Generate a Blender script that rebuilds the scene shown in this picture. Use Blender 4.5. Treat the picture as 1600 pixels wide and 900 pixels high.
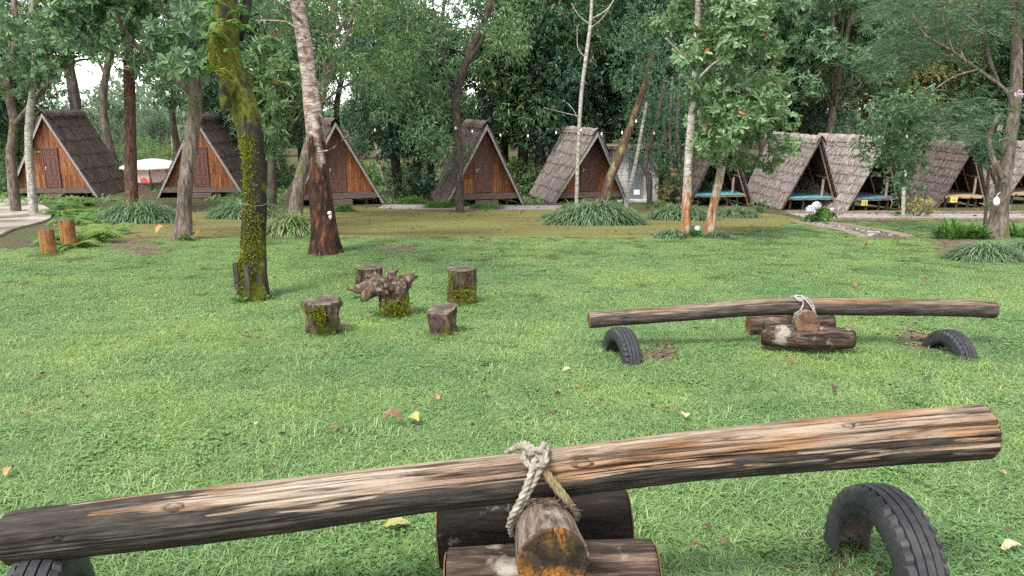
import bpy, bmesh, math, random
import numpy as np
from mathutils import Vector, Matrix, noise, geometry

for o in list(bpy.data.objects): bpy.data.objects.remove(o)
scene = bpy.context.scene
COL = scene.collection

# ---------------------------------------------------------------- camera, world, sun
FOC, CAMH, HORIZON = 1232.0, 1.6, 165.0          # focal length in pixels of a 1600 px wide frame
PITCH = math.atan((450 - HORIZON) / FOC)
cam = bpy.data.cameras.new('camera')
cam.sensor_width = 36.0
cam.lens = 36.0 * FOC / 1600.0
cam.clip_start, cam.clip_end = 0.05, 3000
camo = bpy.data.objects.new('camera', cam); COL.objects.link(camo)
camo.location = (0, 0, CAMH); camo.rotation_euler = (math.pi / 2 - PITCH, 0, 0)
scene.camera = camo

SUN_EL, SUN_AZ = math.radians(58), math.radians(215)
w = bpy.data.worlds.new('World'); scene.world = w; w.use_nodes = True
nt = w.node_tree
bg = nt.nodes['Background']
sky = nt.nodes.new('ShaderNodeTexSky'); sky.sky_type = 'NISHITA'; sky.sun_disc = False
sky.sun_elevation, sky.sun_rotation = SUN_EL, SUN_AZ
sky.dust_density = 0.6; sky.air_density = 1.0
hs = nt.nodes.new('ShaderNodeHueSaturation'); hs.inputs['Saturation'].default_value = 0.2   # an overcast, white sky
nt.links.new(sky.outputs[0], hs.inputs['Color']); nt.links.new(hs.outputs[0], bg.inputs['Color'])
bg.inputs['Strength'].default_value = 0.15
sl = bpy.data.lights.new('sun', 'SUN'); sl.energy = 1.7; sl.angle = math.radians(16); sl.color = (1, 0.98, 0.95)
so = bpy.data.objects.new('sun', sl); COL.objects.link(so)
sd = Vector((math.sin(SUN_AZ) * math.cos(SUN_EL), math.cos(SUN_AZ) * math.cos(SUN_EL), math.sin(SUN_EL)))
so.rotation_euler = sd.to_track_quat('Z', 'Y').to_euler(); so.location = (0, 0, 30)
vs = scene.view_settings
scene.display_settings.display_device = 'sRGB'
vs.view_transform = 'Standard'; vs.look = 'None'; vs.exposure = 1.78; vs.gamma = 1.0; vs.use_curve_mapping = False
scene.cycles.max_bounces = 12; scene.cycles.diffuse_bounces = 7; scene.cycles.transmission_bounces = 8
scene.cycles.use_denoising = False
scene.cycles.volume_bounces = 0

# ---------------------------------------------------------------- geometry helpers
CT, ST = math.cos(PITCH), math.sin(PITCH)
def sstep(t):
    t = np.clip(t, 0, 1); return t * t * (3 - 2 * t)
def hz(x, y):                                       # ground height: the lawn falls gently towards the cabins
    y = np.asarray(y, float); return -0.0568*np.minimum(y, 38.0) - 0.6*sstep((y - 13.5)/13.5) + 0*np.asarray(x, float)
def gz(x, y): return float(hz(x, y))
def ray(px, py):
    u, v = (px - 800) / FOC, (450 - py) / FOC
    return u, CT + v * ST, v * CT - ST
def PD(px, py, d):                                  # the point seen at that pixel at optical depth d
    a, b, c = ray(px, py); return Vector((a * d, b * d, CAMH + c * d))
def G(px, py, dz=0.0):                              # the ground point seen at that pixel
    a, b, c = ray(px, py)
    lo, hi = 0.5, 400.0
    for _ in range(60):
        t = (lo + hi) / 2
        if CAMH + c * t > gz(a * t, b * t): lo = t
        else: hi = t
    return Vector((a * lo, b * lo, gz(a * lo, b * lo) + dz))
def depth_of(p): return p[1] * CT - (p[2] - CAMH) * ST

def nrm(a): return a / np.maximum(np.linalg.norm(a, axis=-1, keepdims=True), 1e-9)

class MB:                                           # collects triangles and quads for ONE mesh object
    def __init__(s): s.v = []; s.f = []; s.r = []; s.n = 0
    def add(s, V, F, rnd=0.5):
        V = np.asarray(V, float).reshape(-1, 3)
        F = F if isinstance(F, list) and isinstance(F[0], np.ndarray) else [np.asarray(F)]
        for q in F:
            q = np.asarray(q, int)
            if q.size == 0: continue
            s.f.append(q + s.n)
            s.r.append(np.broadcast_to(np.asarray(rnd, float), (len(q),)) if np.ndim(rnd) < 1 or len(rnd) == len(q) else np.full(len(q), 0.5))
        s.v.append(V); s.n += len(V); return s
    def box(s, c, size, rot=None, rnd=0.5, taper=1.0):
        x, y, z = np.array(size) / 2.0
        V = np.array([(-x,-y,-z),(x,-y,-z),(x,y,-z),(-x,y,-z),(-x*taper,-y*taper,z),(x*taper,-y*taper,z),(x*taper,y*taper,z),(-x*taper,y*taper,z)])
        if rot is not None: V = V @ np.array(rot).T
        return s.add(V + np.array(c), [(0,3,2,1),(4,5,6,7),(0,1,5,4),(1,2,6,5),(2,3,7,6),(3,0,4,7)], rnd)
    def hexa(s, pts, rnd=0.5):                       # eight corners, bottom four then top four
        return s.add(pts, [(0,3,2,1),(4,5,6,7),(0,1,5,4),(1,2,6,5),(2,3,7,6),(3,0,4,7)], rnd)
    def limb(s, path, radii, seg=10, step=0.15, rough=0.05, seed=0, scale=3.0, cap=True, fn=None, rnd=0.5):
        V, F, T = limb_arrays(path, radii, seg, step, rough, seed, scale, cap, fn)
        s.add(V, F[0], rnd) if not T else s.add(V, F, rnd); return s
    def obj(s, name, mat, parent=None, smooth=False):
        me = bpy.data.meshes.new(name)
        if s.n:
            V = np.concatenate(s.v)
            lens = np.concatenate([np.full(len(q), q.shape[1]) for q in s.f])
            idx = np.concatenate([q.ravel() for q in s.f])
            me.vertices.add(len(V)); me.vertices.foreach_set('co', V.astype(np.float32).ravel())
            me.loops.add(len(idx)); me.loops.foreach_set('vertex_index', idx.astype(np.int32))
            me.polygons.add(len(lens))
            st = np.concatenate([[0], np.cumsum(lens)[:-1]])
            me.polygons.foreach_set('loop_start', st.astype(np.int32)); me.polygons.foreach_set('loop_total', lens.astype(np.int32))
            a = me.attributes.new('rnd', 'FLOAT', 'FACE'); a.data.foreach_set('value', np.concatenate(s.r).astype(np.float32))
            me.update(calc_edges=True)
            me.polygons.foreach_set('use_smooth', np.full(len(lens), bool(smooth)))
        if mat: me.materials.append(mat)
        o = bpy.data.objects.new(name, me); COL.objects.link(o)
        if parent: o.parent = parent
        return o

def resample(path, radii, step):
    P = [np.array(p, float) for p in path]; n = len(P)
    out, rr = [], []
    for i in range(n - 1):
        p0, p1, p2, p3 = P[max(i-1,0)], P[i], P[i+1], P[min(i+2,n-1)]
        k = max(1, int(np.linalg.norm(p2 - p1) / step))
        for j in range(k):
            t = j / k
            out.append(0.5*((2*p1)+(-p0+p2)*t+(2*p0-5*p1+4*p2-p3)*t*t+(-p0+3*p1-3*p2+p3)*t**3))
            rr.append(radii[i]*(1-t)+radii[i+1]*t)
    out.append(P[-1]); rr.append(radii[-1])
    return np.array(out), np.array(rr)

def frames(P):
    T = nrm(np.gradient(P, axis=0))
    ref = np.array([1.0,0,0]) if abs(T[0][0]) < 0.8 else np.array([0,1.0,0])
    N = np.zeros_like(P); n = ref - T[0]*np.dot(ref, T[0]); n /= np.linalg.norm(n)
    for i in range(len(P)):
        n = n - T[i]*np.dot(n, T[i]); n /= max(np.linalg.norm(n), 1e-9); N[i] = n
    return T, N, np.cross(T, N)

def limb_arrays(path, radii, seg, step, rough, seed, scale, cap, fn):
    P, R = resample(path, radii, step)
    T, N, B = frames(P)
    ang = np.arange(seg) * 2 * math.pi / seg
    rad = np.repeat(R[:, None], seg, 1)
    D = N[:, None, :]*np.cos(ang)[None, :, None] + B[:, None, :]*np.sin(ang)[None, :, None]
    if rough > 0:
        for i in range(len(P)):
            for j in range(seg):
                d = D[i, j]; q = Vector((P[i][0]*scale*.5 + d[0]*1.2 + seed*7.3, P[i][1]*scale*.5 + d[1]*1.2, P[i][2]*scale*.5 + d[2]*1.2))
                rad[i, j] *= 1 + rough*(noise.noise(q)*1.6 + noise.noise(q*2.7)*0.8)
    if fn is not None: rad = fn(rad, P, ang, D)
    V = (P[:, None, :] + D*rad[:, :, None]).reshape(-1, 3)
    n = len(P); i = np.arange(n-1)[:, None]; j = np.arange(seg)[None, :]; j2 = (j+1) % seg
    Q = np.stack([i*seg+j, i*seg+j2, (i+1)*seg+j2, (i+1)*seg+j], -1).reshape(-1, 4)
    F = [Q]
    if cap:
        V = np.concatenate([V, P[:1], P[-1:]]); a, b = n*seg, n*seg+1
        jj = np.arange(seg)
        F.append(np.stack([np.full(seg, a), (jj+1) % seg, jj], -1)); F.append(np.stack([np.full(seg, b), (n-1)*seg+jj, (n-1)*seg+(jj+1) % seg], -1))
    return V, F, True

def leaf_quads(P, D, N, L, W, fold=0.25, droop=0.1, rnd=None, wide=0.5, fat=False):
    """leaves with a fold down the midrib: P base points, D direction, N face normal"""
    n = len(P); D = nrm(D); S = nrm(np.cross(D, N)); N = np.cross(S, D)
    L = np.broadcast_to(L, (n,))[:, None]; W = np.broadcast_to(W, (n,))[:, None]
    tip = P + D*L - N*L*droop
    if not fat:
        m = P + D*L*wide
        V = np.stack([P, m+S*W/2+N*W*fold, tip, m-S*W/2+N*W*fold], 1).reshape(-1, 3)
        k = np.arange(n)[:, None]*4
        F = np.concatenate([k+np.array([[0,2,1]]), k+np.array([[0,3,2]])], 0)
    else:
        a, b = P + D*L*0.35, P + D*L*0.78 - N*L*droop*0.45
        V = np.stack([P, a+S*W*.36+N*W*fold*.8, b+S*W*.5+N*W*fold, tip, b-S*W*.5+N*W*fold, a-S*W*.36+N*W*fold*.8], 1).reshape(-1, 3)
        k = np.arange(n)[:, None]*6
        F = np.concatenate([k+np.array([[0,3,2,1]]), k+np.array([[0,5,4,3]])], 0)
    r = np.random.default_rng(n).random(n) if rnd is None else rnd
    return V, F, np.concatenate([r, r])

def strap_leaves(P, D, L, W, rng, arch=1.0, seg=4, rnd=None):
    """arching strap leaves: start direction D, bending down under their weight"""
    n = len(P); D = nrm(D); hor = D.copy(); hor[:, 2] = 0; hor = nrm(hor + rng.normal(0, .02, (n, 3))*[1,1,0])
    S = np.stack([-hor[:, 1], hor[:, 0], np.zeros(n)], 1)
    L = np.broadcast_to(L, (n,)); W = np.broadcast_to(W, (n,))
    el = np.arcsin(np.clip(D[:, 2], -1, 1)); pts = [P]; p = P.copy()
    for k in range(seg):
        e = el - arch*(k+.5)/seg*1.9
        p = p + (hor*np.cos(e)[:, None] + np.array([0,0,1.0])*np.sin(e)[:, None])*(L/seg)[:, None]; pts.append(p)
    V = []
    for k, q in enumerate(pts):
        wk = W*(1.0 if k < seg else 0.12)*(0.7 if k == 0 else 1)
        V += [q - S*wk[:, None]/2, q + S*wk[:, None]/2]
    V = np.stack(V, 1).reshape(-1, 3); m = 2*(seg+1)
    base = np.arange(n)[:, None]*m
    F = np.concatenate([base + np.array([[2*k, 2*k+1, 2*k+3, 2*k+2]]) for k in range(seg)], 0)
    r = rng.random(n) if rnd is None else rnd
    return V, F, np.tile(r, seg)

def in_poly(x, y, poly):
    c = np.zeros(len(x), bool); n = len(poly)
    for i in range(n):
        x1, y1 = poly[i][:2]; x2, y2 = poly[(i+1) % n][:2]
        k = ((y1 > y) != (y2 > y)) & (x < (x2-x1)*(y-y1)/((y2-y1) if y2 != y1 else 1e-9) + x1)
        c ^= k
    return c

def sheet(name, poly, dz, mat, res=0.5, thick=0.0, wob=0.0, parent=None):
    """a ground sheet that follows the terrain inside a polygon"""
    pts = []
    n = len(poly); rg = random.Random(name)
    for i in range(n):
        a, b = Vector(poly[i][:2]), Vector(poly[(i+1) % n][:2]); k = max(1, int((b-a).length/res))
        for j in range(k):
            p = a.lerp(b, j/k)
            if wob: p = p + Vector((noise.noise(Vector((p.x*1.3, p.y*1.3, 3.1))), noise.noise(Vector((p.x*1.3, p.y*1.3, 9.7)))))*wob
            pts.append(p)
    nb = len(pts); B = [(p.x, p.y) for p in pts]
    xs = [p.x for p in pts]; ys = [p.y for p in pts]
    gx, gy = np.meshgrid(np.arange(min(xs)+res*.37, max(xs), res), np.arange(min(ys)+res*.41, max(ys), res))
    gx, gy = gx.ravel(), gy.ravel(); k = in_poly(gx, gy, B)
    allp = pts + [Vector((a, b)) for a, b in zip(gx[k], gy[k])]
    r = geometry.delaunay_2d_cdt(allp, [(i, (i+1) % nb) for i in range(nb)], [], 1, 1e-4)
    V = [(p.x, p.y, gz(p.x, p.y)+dz) for p in r[0]]
    m = MB(); m.add(V, np.array([t for t in r[2]]))
    if thick:
        E = np.array([(p.x, p.y, gz(p.x, p.y)+dz) for p in pts]); L = E - np.array([0, 0, thick])
        j = np.arange(nb); m.add(np.concatenate([E, L]), np.stack([j, nb+j, nb+(j+1) % nb, (j+1) % nb], -1))
    o = m.obj(name, mat, parent)
    return o

def tag(o, label=None, cat=None, group=None, kind=None):
    if label: o['label'] = label
    if cat: o['category'] = cat
    if group: o['group'] = group
    if kind: o['kind'] = kind
    return o
def thing(name, loc, label, cat, group=None, rz=0.0):
    o = bpy.data.objects.new(name, None); COL.objects.link(o); o.empty_display_size = 0.2
    o.location = loc; o.rotation_euler = (0, 0, rz)
    return tag(o, label, cat, group)
def dup(o, parent=None):
    c = o.copy(); COL.objects.link(c); c.parent = parent
    for ch in list(o.children): dup(ch, c)
    return c
_txt = {}
def text_arrays(s, size, depth=0.004):
    cu = bpy.data.curves.new('lettering', 'FONT'); cu.body = s; cu.size = size; cu.extrude = depth; cu.align_x = 'CENTER'; cu.align_y = 'CENTER'; cu.resolution_u = 2
    o = bpy.data.objects.new('lettering', cu); COL.objects.link(o)
    dg = bpy.context.evaluated_depsgraph_get(); me = o.evaluated_get(dg).to_mesh(); me.calc_loop_triangles()
    V = np.array([v.co[:] for v in me.vertices]); F = np.array([t.vertices[:] for t in me.loop_triangles])
    o.evaluated_get(dg).to_mesh_clear(); bpy.data.objects.remove(o); bpy.data.curves.remove(cu)
    return V, F

# ---------------------------------------------------------------- materials
class Mat:
    def __init__(s, name, rough=0.8, spec=0.3):
        s.m = bpy.data.materials.new(name); s.m.use_nodes = True; s.t = s.m.node_tree; s.t.nodes.clear()
        s.out = s.n('ShaderNodeOutputMaterial'); s.b = s.n('ShaderNodeBsdfPrincipled')
        s.b.inputs['Roughness'].default_value = rough; s.b.inputs['Specular IOR Level'].default_value = spec
        s.l(s.b.outputs[0], s.out.inputs[0])
    def n(s, t, **k):
        q = s.t.nodes.new(t)
        for a, b in k.items(): setattr(q, a, b)
        return q
    def l(s, a, b): s.t.links.new(a, b)
    def coord(s, scale=(1,1,1), which='Object'):
        c = s.n('ShaderNodeTexCoord'); mp = s.n('ShaderNodeMapping'); mp.inputs['Scale'].default_value = scale
        s.l(c.outputs[which], mp.inputs[0]); return mp.outputs[0]
    def pos(s, scale=(1,1,1)):
        c = s.n('ShaderNodeNewGeometry'); mp = s.n('ShaderNodeMapping'); mp.inputs['Scale'].default_value = scale
        s.l(c.outputs['Position'], mp.inputs[0]); return mp.outputs[0]
    def noise(s, vec, sc, det=4, ro=0.55, dist=0.0):
        q = s.n('ShaderNodeTexNoise'); q.inputs['Scale'].default_value = sc; q.inputs['Detail'].default_value = det
        q.inputs['Roughness'].default_value = ro; q.inputs['Distortion'].default_value = dist
        s.l(vec, q.inputs['Vector']); return q.outputs['Fac']
    def vor(s, vec, sc, feat='F1', out='Distance'):
        q = s.n('ShaderNodeTexVoronoi', feature=feat); q.inputs['Scale'].default_value = sc; s.l(vec, q.inputs['Vector']); return q.outputs[out]
    def ramp(s, fac, stops, interp='LINEAR'):
        q = s.n('ShaderNodeValToRGB'); e = q.color_ramp; e.interpolation = interp
        while len(e.elements) < len(stops): e.elements.new(0.5)
        for el, (p, c) in zip(e.elements, stops):
            el.position = p; el.color = (*c, 1) if not np.isscalar(c) else (c, c, c, 1)
        s.l(fac, q.inputs[0]); return q.outputs[0]
    def mix(s, fac, a, b, mode='MIX'):
        q = s.n('ShaderNodeMix', data_type='RGBA', blend_type=mode)
        for v, i in ((fac, 0), (a, 6), (b, 7)):
            if hasattr(v, 'links'): s.l(v, q.inputs[i])
            else: q.inputs[i].default_value = v if np.isscalar(v) else (*v, 1)
        return q.outputs[2]
    def math(s, op, a, b=0.0):
        q = s.n('ShaderNodeMath', operation=op)
        for v, i in ((a, 0), (b, 1)):
            if hasattr(v, 'links'): s.l(v, q.inputs[i])
            else: q.inputs[i].default_value = v
        return q.outputs[0]
    def attr(s, name='rnd'): return s.n('ShaderNodeAttribute', attribute_name=name).outputs['Fac']
    def inst(s): return s.n('ShaderNodeObjectInfo').outputs['Random']
    def axis(s, which=2, kind='Object'):
        c = s.n('ShaderNodeTexCoord'); x = s.n('ShaderNodeSeparateXYZ'); s.l(c.outputs[kind], x.inputs[0]); return x.outputs[which]
    def nz(s, which=2):
        c = s.n('ShaderNodeNewGeometry'); x = s.n('ShaderNodeSeparateXYZ'); s.l(c.outputs['Normal'], x.inputs[0]); return x.outputs[which]
    def col(s, c):
        if hasattr(c, 'links'): s.l(c, s.b.inputs['Base Color'])
        else: s.b.inputs['Base Color'].default_value = (*c, 1)
        s._c = c; return s
    def bump(s, h, strength=0.5, dist=0.01):
        q = s.n('ShaderNodeBump'); q.inputs['Strength'].default_value = strength; q.inputs['Distance'].default_value = dist
        s.l(h, q.inputs['Height']); s.l(q.outputs[0], s.b.inputs['Normal']); return s
    def translucent(s, amount=0.35, gain=1.3):
        tr = s.n('ShaderNodeBsdfTranslucent'); mx = s.n('ShaderNodeMixShader'); mx.inputs[0].default_value = amount
        c = s._c
        g = s.mix(1.0, c, (gain, gain*1.05, gain*0.7), 'MULTIPLY')
        s.l(g, tr.inputs[0]); s.l(s.b.outputs[0], mx.inputs[1]); s.l(tr.outputs[0], mx.inputs[2]); s.l(mx.outputs[0], s.out.inputs[0]); return s

def leaf_mat(name, stops, rough=0.45, spec=0.4, tr=0.3, patch=0.35):
    m = Mat(name, rough, spec)
    c = m.ramp(m.attr(), stops)
    p = m.noise(m.pos(), 0.9, 2)
    c = m.mix(patch, c, m.mix(p, (0.5, 0.55, 0.5), (1.5, 1.45, 1.25)), 'MULTIPLY')
    return m.col(c).translucent(tr).m

def bark_mat(name, stops, stretch=(9, 9, 1.6), sc=1.6, moss=None, moss_amt=0.5, bands=None, bump=0.9, low=None):
    m = Mat(name, 0.9, 0.15)
    v = m.coord(stretch); f = m.noise(v, sc, 7, 0.65, 0.6)
    c = m.ramp(f, stops)
    c = m.mix(m.ramp(m.noise(m.coord(), 2.3, 3), [(0.35, 0.0), (0.65, 0.5)]), c, m.mix(1.0, c, (1.5, 1.5, 1.4), 'MULTIPLY'))
    if bands:
        b = m.noise(m.coord((3, 3, 34)), 1.3, 4, 0.6); b = m.ramp(b, [(0.55, 0.0), (0.62, 1.0)])
        c = m.mix(b, c, bands)
    if low:                                          # bark of another colour near the foot
        zz = m.axis(2); k = m.math('ADD', m.math('MULTIPLY', zz, low[1]), m.math('MULTIPLY', m.noise(m.coord((6, 6, 1.8)), 1.2, 6), low[3]))
        k = m.ramp(m.math('SUBTRACT', k, low[2]), [(0.0, 1.0), (0.42, 0.0)])
        lc = m.ramp(m.noise(m.coord((12, 12, 1.2)), 1.5, 6), low[0])
        c = m.mix(k, c, lc)
    if moss:
        k = m.noise(m.coord((1.0, 1.0, 0.5)), 3.2, 5, 0.6)
        k = m.ramp(k, [(0.62-moss_amt*.32, 0.0), (0.70-moss_amt*.32, 1.0)])
        mc = m.ramp(m.noise(m.coord(), 22, 4), [(0.3, moss[0]), (0.75, moss[1])])
        c = m.mix(k, c, mc)
    h = m.math('ADD', f, m.math('MULTIPLY', m.noise(m.coord((1, 1, .6)), 28, 4), 0.4))
    return m.col(c).bump(h, bump, 0.03).m

M = {}
m = Mat('lawn_soil', 0.95, 0.1)
m.col(m.ramp(m.noise(m.pos(), 6, 5), [(0.3, (0.03, 0.045, 0.012)), (0.6, (0.06, 0.085, 0.022)), (0.75, (0.09, 0.075, 0.04))])).bump(m.noise(m.pos(), 30, 4), 0.6, 0.02); M['lawn'] = m.m
m = Mat('forest_floor', 0.95, 0.1)
c = m.ramp(m.noise(m.pos(), 1.1, 5), [(0.35, (0.075, 0.05, 0.035)), (0.5, (0.06, 0.06, 0.028)), (0.65, (0.045, 0.085, 0.022))])
m.col(m.mix(m.ramp(m.vor(m.pos(), 14), [(0.1, 0.8), (0.4, 0.0)]), c, (0.16, 0.09, 0.055))).bump(m.vor(m.pos(), 14), 0.8, 0.03); M['floor'] = m.m
m = Mat('moss_ground', 0.95, 0.1)
n1 = m.noise(m.pos((0.35, 1, 1)), 0.9, 5, 0.65)
c = m.ramp(n1, [(0.30, (0.07, 0.05, 0.03)), (0.42, (0.125, 0.108, 0.04)), (0.53, (0.14, 0.14, 0.038)), (0.72, (0.105, 0.145, 0.035))])
c = m.mix(m.ramp(m.noise(m.pos(), 9, 5), [(0.40, 0.0), (0.7, 0.8)]), c, (0.085, 0.06, 0.034))
c = m.mix(m.ramp(m.vor(m.pos(), 5.5), [(0.05, 0.9), (0.12, 0.0)]), c, (0.24, 0.17, 0.10))
m.col(c).bump(m.noise(m.pos(), 25, 5), 0.7, 0.02); M['moss'] = m.m
m = Mat('bare_dirt', 0.95, 0.1)
m.col(m.ramp(m.noise(m.pos(), 9, 6), [(0.3, (0.06, 0.042, 0.03)), (0.7, (0.15, 0.11, 0.078))])).bump(m.noise(m.pos(), 40, 5), 0.8, 0.02); M['dirt'] = m.m
m = Mat('grey_gravel', 0.9, 0.2)
m.col(m.ramp(m.vor(m.pos(), 22, 'F1', 'Color'), [(0.1, (0.13, 0.11, 0.10)), (0.9, (0.36, 0.33, 0.31))])).bump(m.vor(m.pos(), 22), 1.0, 0.03); M['gravel'] = m.m
m = Mat('wet_concrete', 0.35, 0.4)
k = m.ramp(m.noise(m.pos((0.5, 0.3, 1)), 0.9, 6, 0.6, 0.4), [(0.42, 0.0), (0.56, 1.0)])
c = m.mix(k, (0.42, 0.385, 0.35), (0.17, 0.125, 0.085))
c = m.mix(m.ramp(m.noise(m.pos((1, .5, 1)), 3, 5), [(0.55, 0.0), (0.7, 0.6)]), c, (0.20, 0.15, 0.08)); m.col(c); M['concrete'] = m.m
m = Mat('beige_kerb', 0.9, 0.2)
m.col(m.ramp(m.noise(m.pos(), 5, 5), [(0.3, (0.13, 0.095, 0.06)), (0.55, (0.22, 0.175, 0.12)), (0.75, (0.17, 0.15, 0.05))])).bump(m.noise(m.pos(), 40, 4), 0.4, 0.01); M['kerb'] = m.m
m = Mat('cobble', 0.7, 0.3); m.col(m.ramp(m.attr(), [(0, (0.05, 0.045, 0.045)), (0.6, (0.16, 0.14, 0.13)), (1, (0.34, 0.29, 0.25))])); M['cobble'] = m.m

def grass_mat(name, stops, dry=0.12):
    m = Mat(name, 0.5, 0.35)
    c = m.ramp(m.attr(), stops)
    c = m.mix(1.0, c, m.ramp(m.inst(), [(0, (0.80, 0.86, 0.85)), (1, (1.2, 1.12, 1.05))]), 'MULTIPLY')
    p = m.noise(m.pos(), 0.55, 4, 0.6)
    c = m.mix(1.0, c, m.ramp(p, [(0.3, (0.66, 0.82, 0.84)), (0.5, (1, 1.02, 1)), (0.7, (1.22, 1.13, 0.95))]), 'MULTIPLY')
    return m.col(c).translucent(0.35, 1.35).m
M['grass'] = grass_mat('lawn_grass', [(0, (0.078, 0.146, 0.046)), (0.45, (0.175, 0.282, 0.094)), (0.93, (0.275, 0.37, 0.155)), (0.96, (0.28, 0.28, 0.15)), (1, (0.33, 0.30, 0.18))])
M['weed'] = leaf_mat('weed_leaf', [(0, (0.045, 0.12, 0.025)), (1, (0.13, 0.24, 0.06))], 0.5, 0.3, 0.35)
M['strap'] = leaf_mat('strap_leaf', [(0, (0.05, 0.105, 0.042)), (0.6, (0.10, 0.165, 0.075)), (0.88, (0.165, 0.225, 0.12)), (1, (0.27, 0.30, 0.19))], 0.45, 0.4, 0.25)
M['strap_pale'] = leaf_mat('variegated_strap_leaf', [(0, (0.09, 0.17, 0.05)), (0.5, (0.22, 0.30, 0.10)), (1, (0.46, 0.45, 0.24))], 0.45, 0.4, 0.25)
M['clover'] = leaf_mat('clover_leaf', [(0, (0.085, 0.175, 0.05)), (1, (0.18, 0.29, 0.10))], 0.5, 0.3, 0.35, 0.2)
M['fern'] = leaf_mat('fern_frond', [(0, (0.06, 0.14, 0.03)), (0.7, (0.13, 0.24, 0.06)), (1, (0.24, 0.26, 0.08))], 0.6, 0.25, 0.4)

M['leaf_dark'] = leaf_mat('dark_glossy_leaf', [(0, (0.030, 0.073, 0.045)), (0.7, (0.061, 0.124, 0.069)), (1, (0.115, 0.189, 0.092))])  # blue raised in the leaf colour to paint in a light haze veil
M['leaf_mango'] = leaf_mat('drooping_narrow_leaf', [(0, (0.043, 0.103, 0.044)), (0.5, (0.080, 0.164, 0.065)), (0.85, (0.170, 0.242, 0.098)), (1, (0.287, 0.230, 0.122))])  # extra blue here too, a haze veil put into the greens
M['leaf_mid'] = leaf_mat('broad_mid_green_leaf', [(0, (0.052, 0.108, 0.051)), (0.55, (0.093, 0.171, 0.081)), (1, (0.191, 0.279, 0.145))])
M['leaf_rosette'] = leaf_mat('pale_rosette_leaf', [(0, (0.065, 0.125, 0.05)), (0.6, (0.115, 0.19, 0.082)), (0.985, (0.21, 0.285, 0.14)), (1, (0.35, 0.07, 0.03))], 0.42, 0.4, 0.25, 0.3)
M['leaf_feather'] = leaf_mat('feathery_blue_green_leaf', [(0, (0.072, 0.120, 0.084)), (1, (0.144, 0.216, 0.138))], 0.6, 0.25, 0.3)
M['leaf_light'] = leaf_mat('light_green_leaf', [(0, (0.089, 0.176, 0.063)), (0.7, (0.149, 0.264, 0.095)), (1, (0.238, 0.319, 0.127))], 0.5, 0.3, 0.4)  # light green leaf tone for bushes and undergrowth
M['leaf_ochre'] = leaf_mat('ochre_young_leaf', [(0, (0.088, 0.125, 0.050)), (0.5, (0.175, 0.188, 0.075)), (1, (0.413, 0.275, 0.112))], 0.5, 0.3, 0.3)
M['leaf_haze'] = leaf_mat('hazed_distant_leaf', [(0, (0.100, 0.150, 0.110)), (1, (0.213, 0.288, 0.204))], 0.7, 0.2, 0.35)  # paler, greyer greens: distance haze put into the leaf colour

MOSS = ((0.03, 0.034, 0.006), (0.125, 0.135, 0.015))
M['bark_dark'] = bark_mat('dark_bark', [(0.35, (0.018, 0.014, 0.012)), (0.6, (0.07, 0.055, 0.045)), (0.8, (0.13, 0.11, 0.09))])
M['bark_red'] = bark_mat('reddish_bark', [(0.32, (0.016, 0.010, 0.008)), (0.5, (0.08, 0.045, 0.032)), (0.75, (0.19, 0.12, 0.09))])
M['bark_grey'] = bark_mat('grey_brown_bark', [(0.32, (0.025, 0.019, 0.015)), (0.5, (0.10, 0.078, 0.062)), (0.75, (0.23, 0.19, 0.16))], moss=((0.04, 0.045, 0.015), (0.12, 0.12, 0.04)), moss_amt=0.25)
M['bark_moss'] = bark_mat('mossy_bark', [(0.34, (0.010, 0.008, 0.006)), (0.58, (0.026, 0.021, 0.017)), (0.72, (0.06, 0.05, 0.04)), (0.80, (0.26, 0.245, 0.21))], moss=MOSS, moss_amt=0.46)
M['bark_white'] = bark_mat('white_flaking_bark', [(0.36, (0.075, 0.045, 0.032)), (0.46, (0.19, 0.14, 0.115)), (0.62, (0.34, 0.30, 0.275))], stretch=(5, 5, 9), bands=(0.15, 0.08, 0.05), bump=0.7,
                           low=([(0.3, (0.006, 0.005, 0.005)), (0.5, (0.026, 0.014, 0.010)), (0.64, (0.095, 0.036, 0.016)), (0.8, (0.21, 0.088, 0.036))], 1.0, 2.75, 2.6))
M['bark_pale'] = bark_mat('pale_ringed_bark', [(0.3, (0.10, 0.085, 0.068)), (0.5, (0.27, 0.245, 0.21)), (0.75, (0.43, 0.40, 0.36))], stretch=(4, 4, 9), bands=(0.14, 0.11, 0.085), bump=0.5,
                          low=([(0.3, (0.10, 0.045, 0.02)), (0.5, (0.23, 0.115, 0.05)), (0.7, (0.36, 0.31, 0.26))], 1.3, 3.0, 4.2))
M['bark_pale_plain'] = bark_mat('pale_grey_bark', [(0.3, (0.10, 0.085, 0.07)), (0.5, (0.25, 0.23, 0.195)), (0.75, (0.42, 0.39, 0.34))], stretch=(5, 5, 7), bands=(0.12, 0.10, 0.08), bump=0.5)
M['bark_lichen'] = bark_mat('lichen_spotted_bark', [(0.3, (0.022, 0.013, 0.009)), (0.55, (0.085, 0.05, 0.032)), (0.8, (0.16, 0.12, 0.08))], moss=((0.09, 0.10, 0.03), (0.24, 0.24, 0.10)), moss_amt=0.3)

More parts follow.
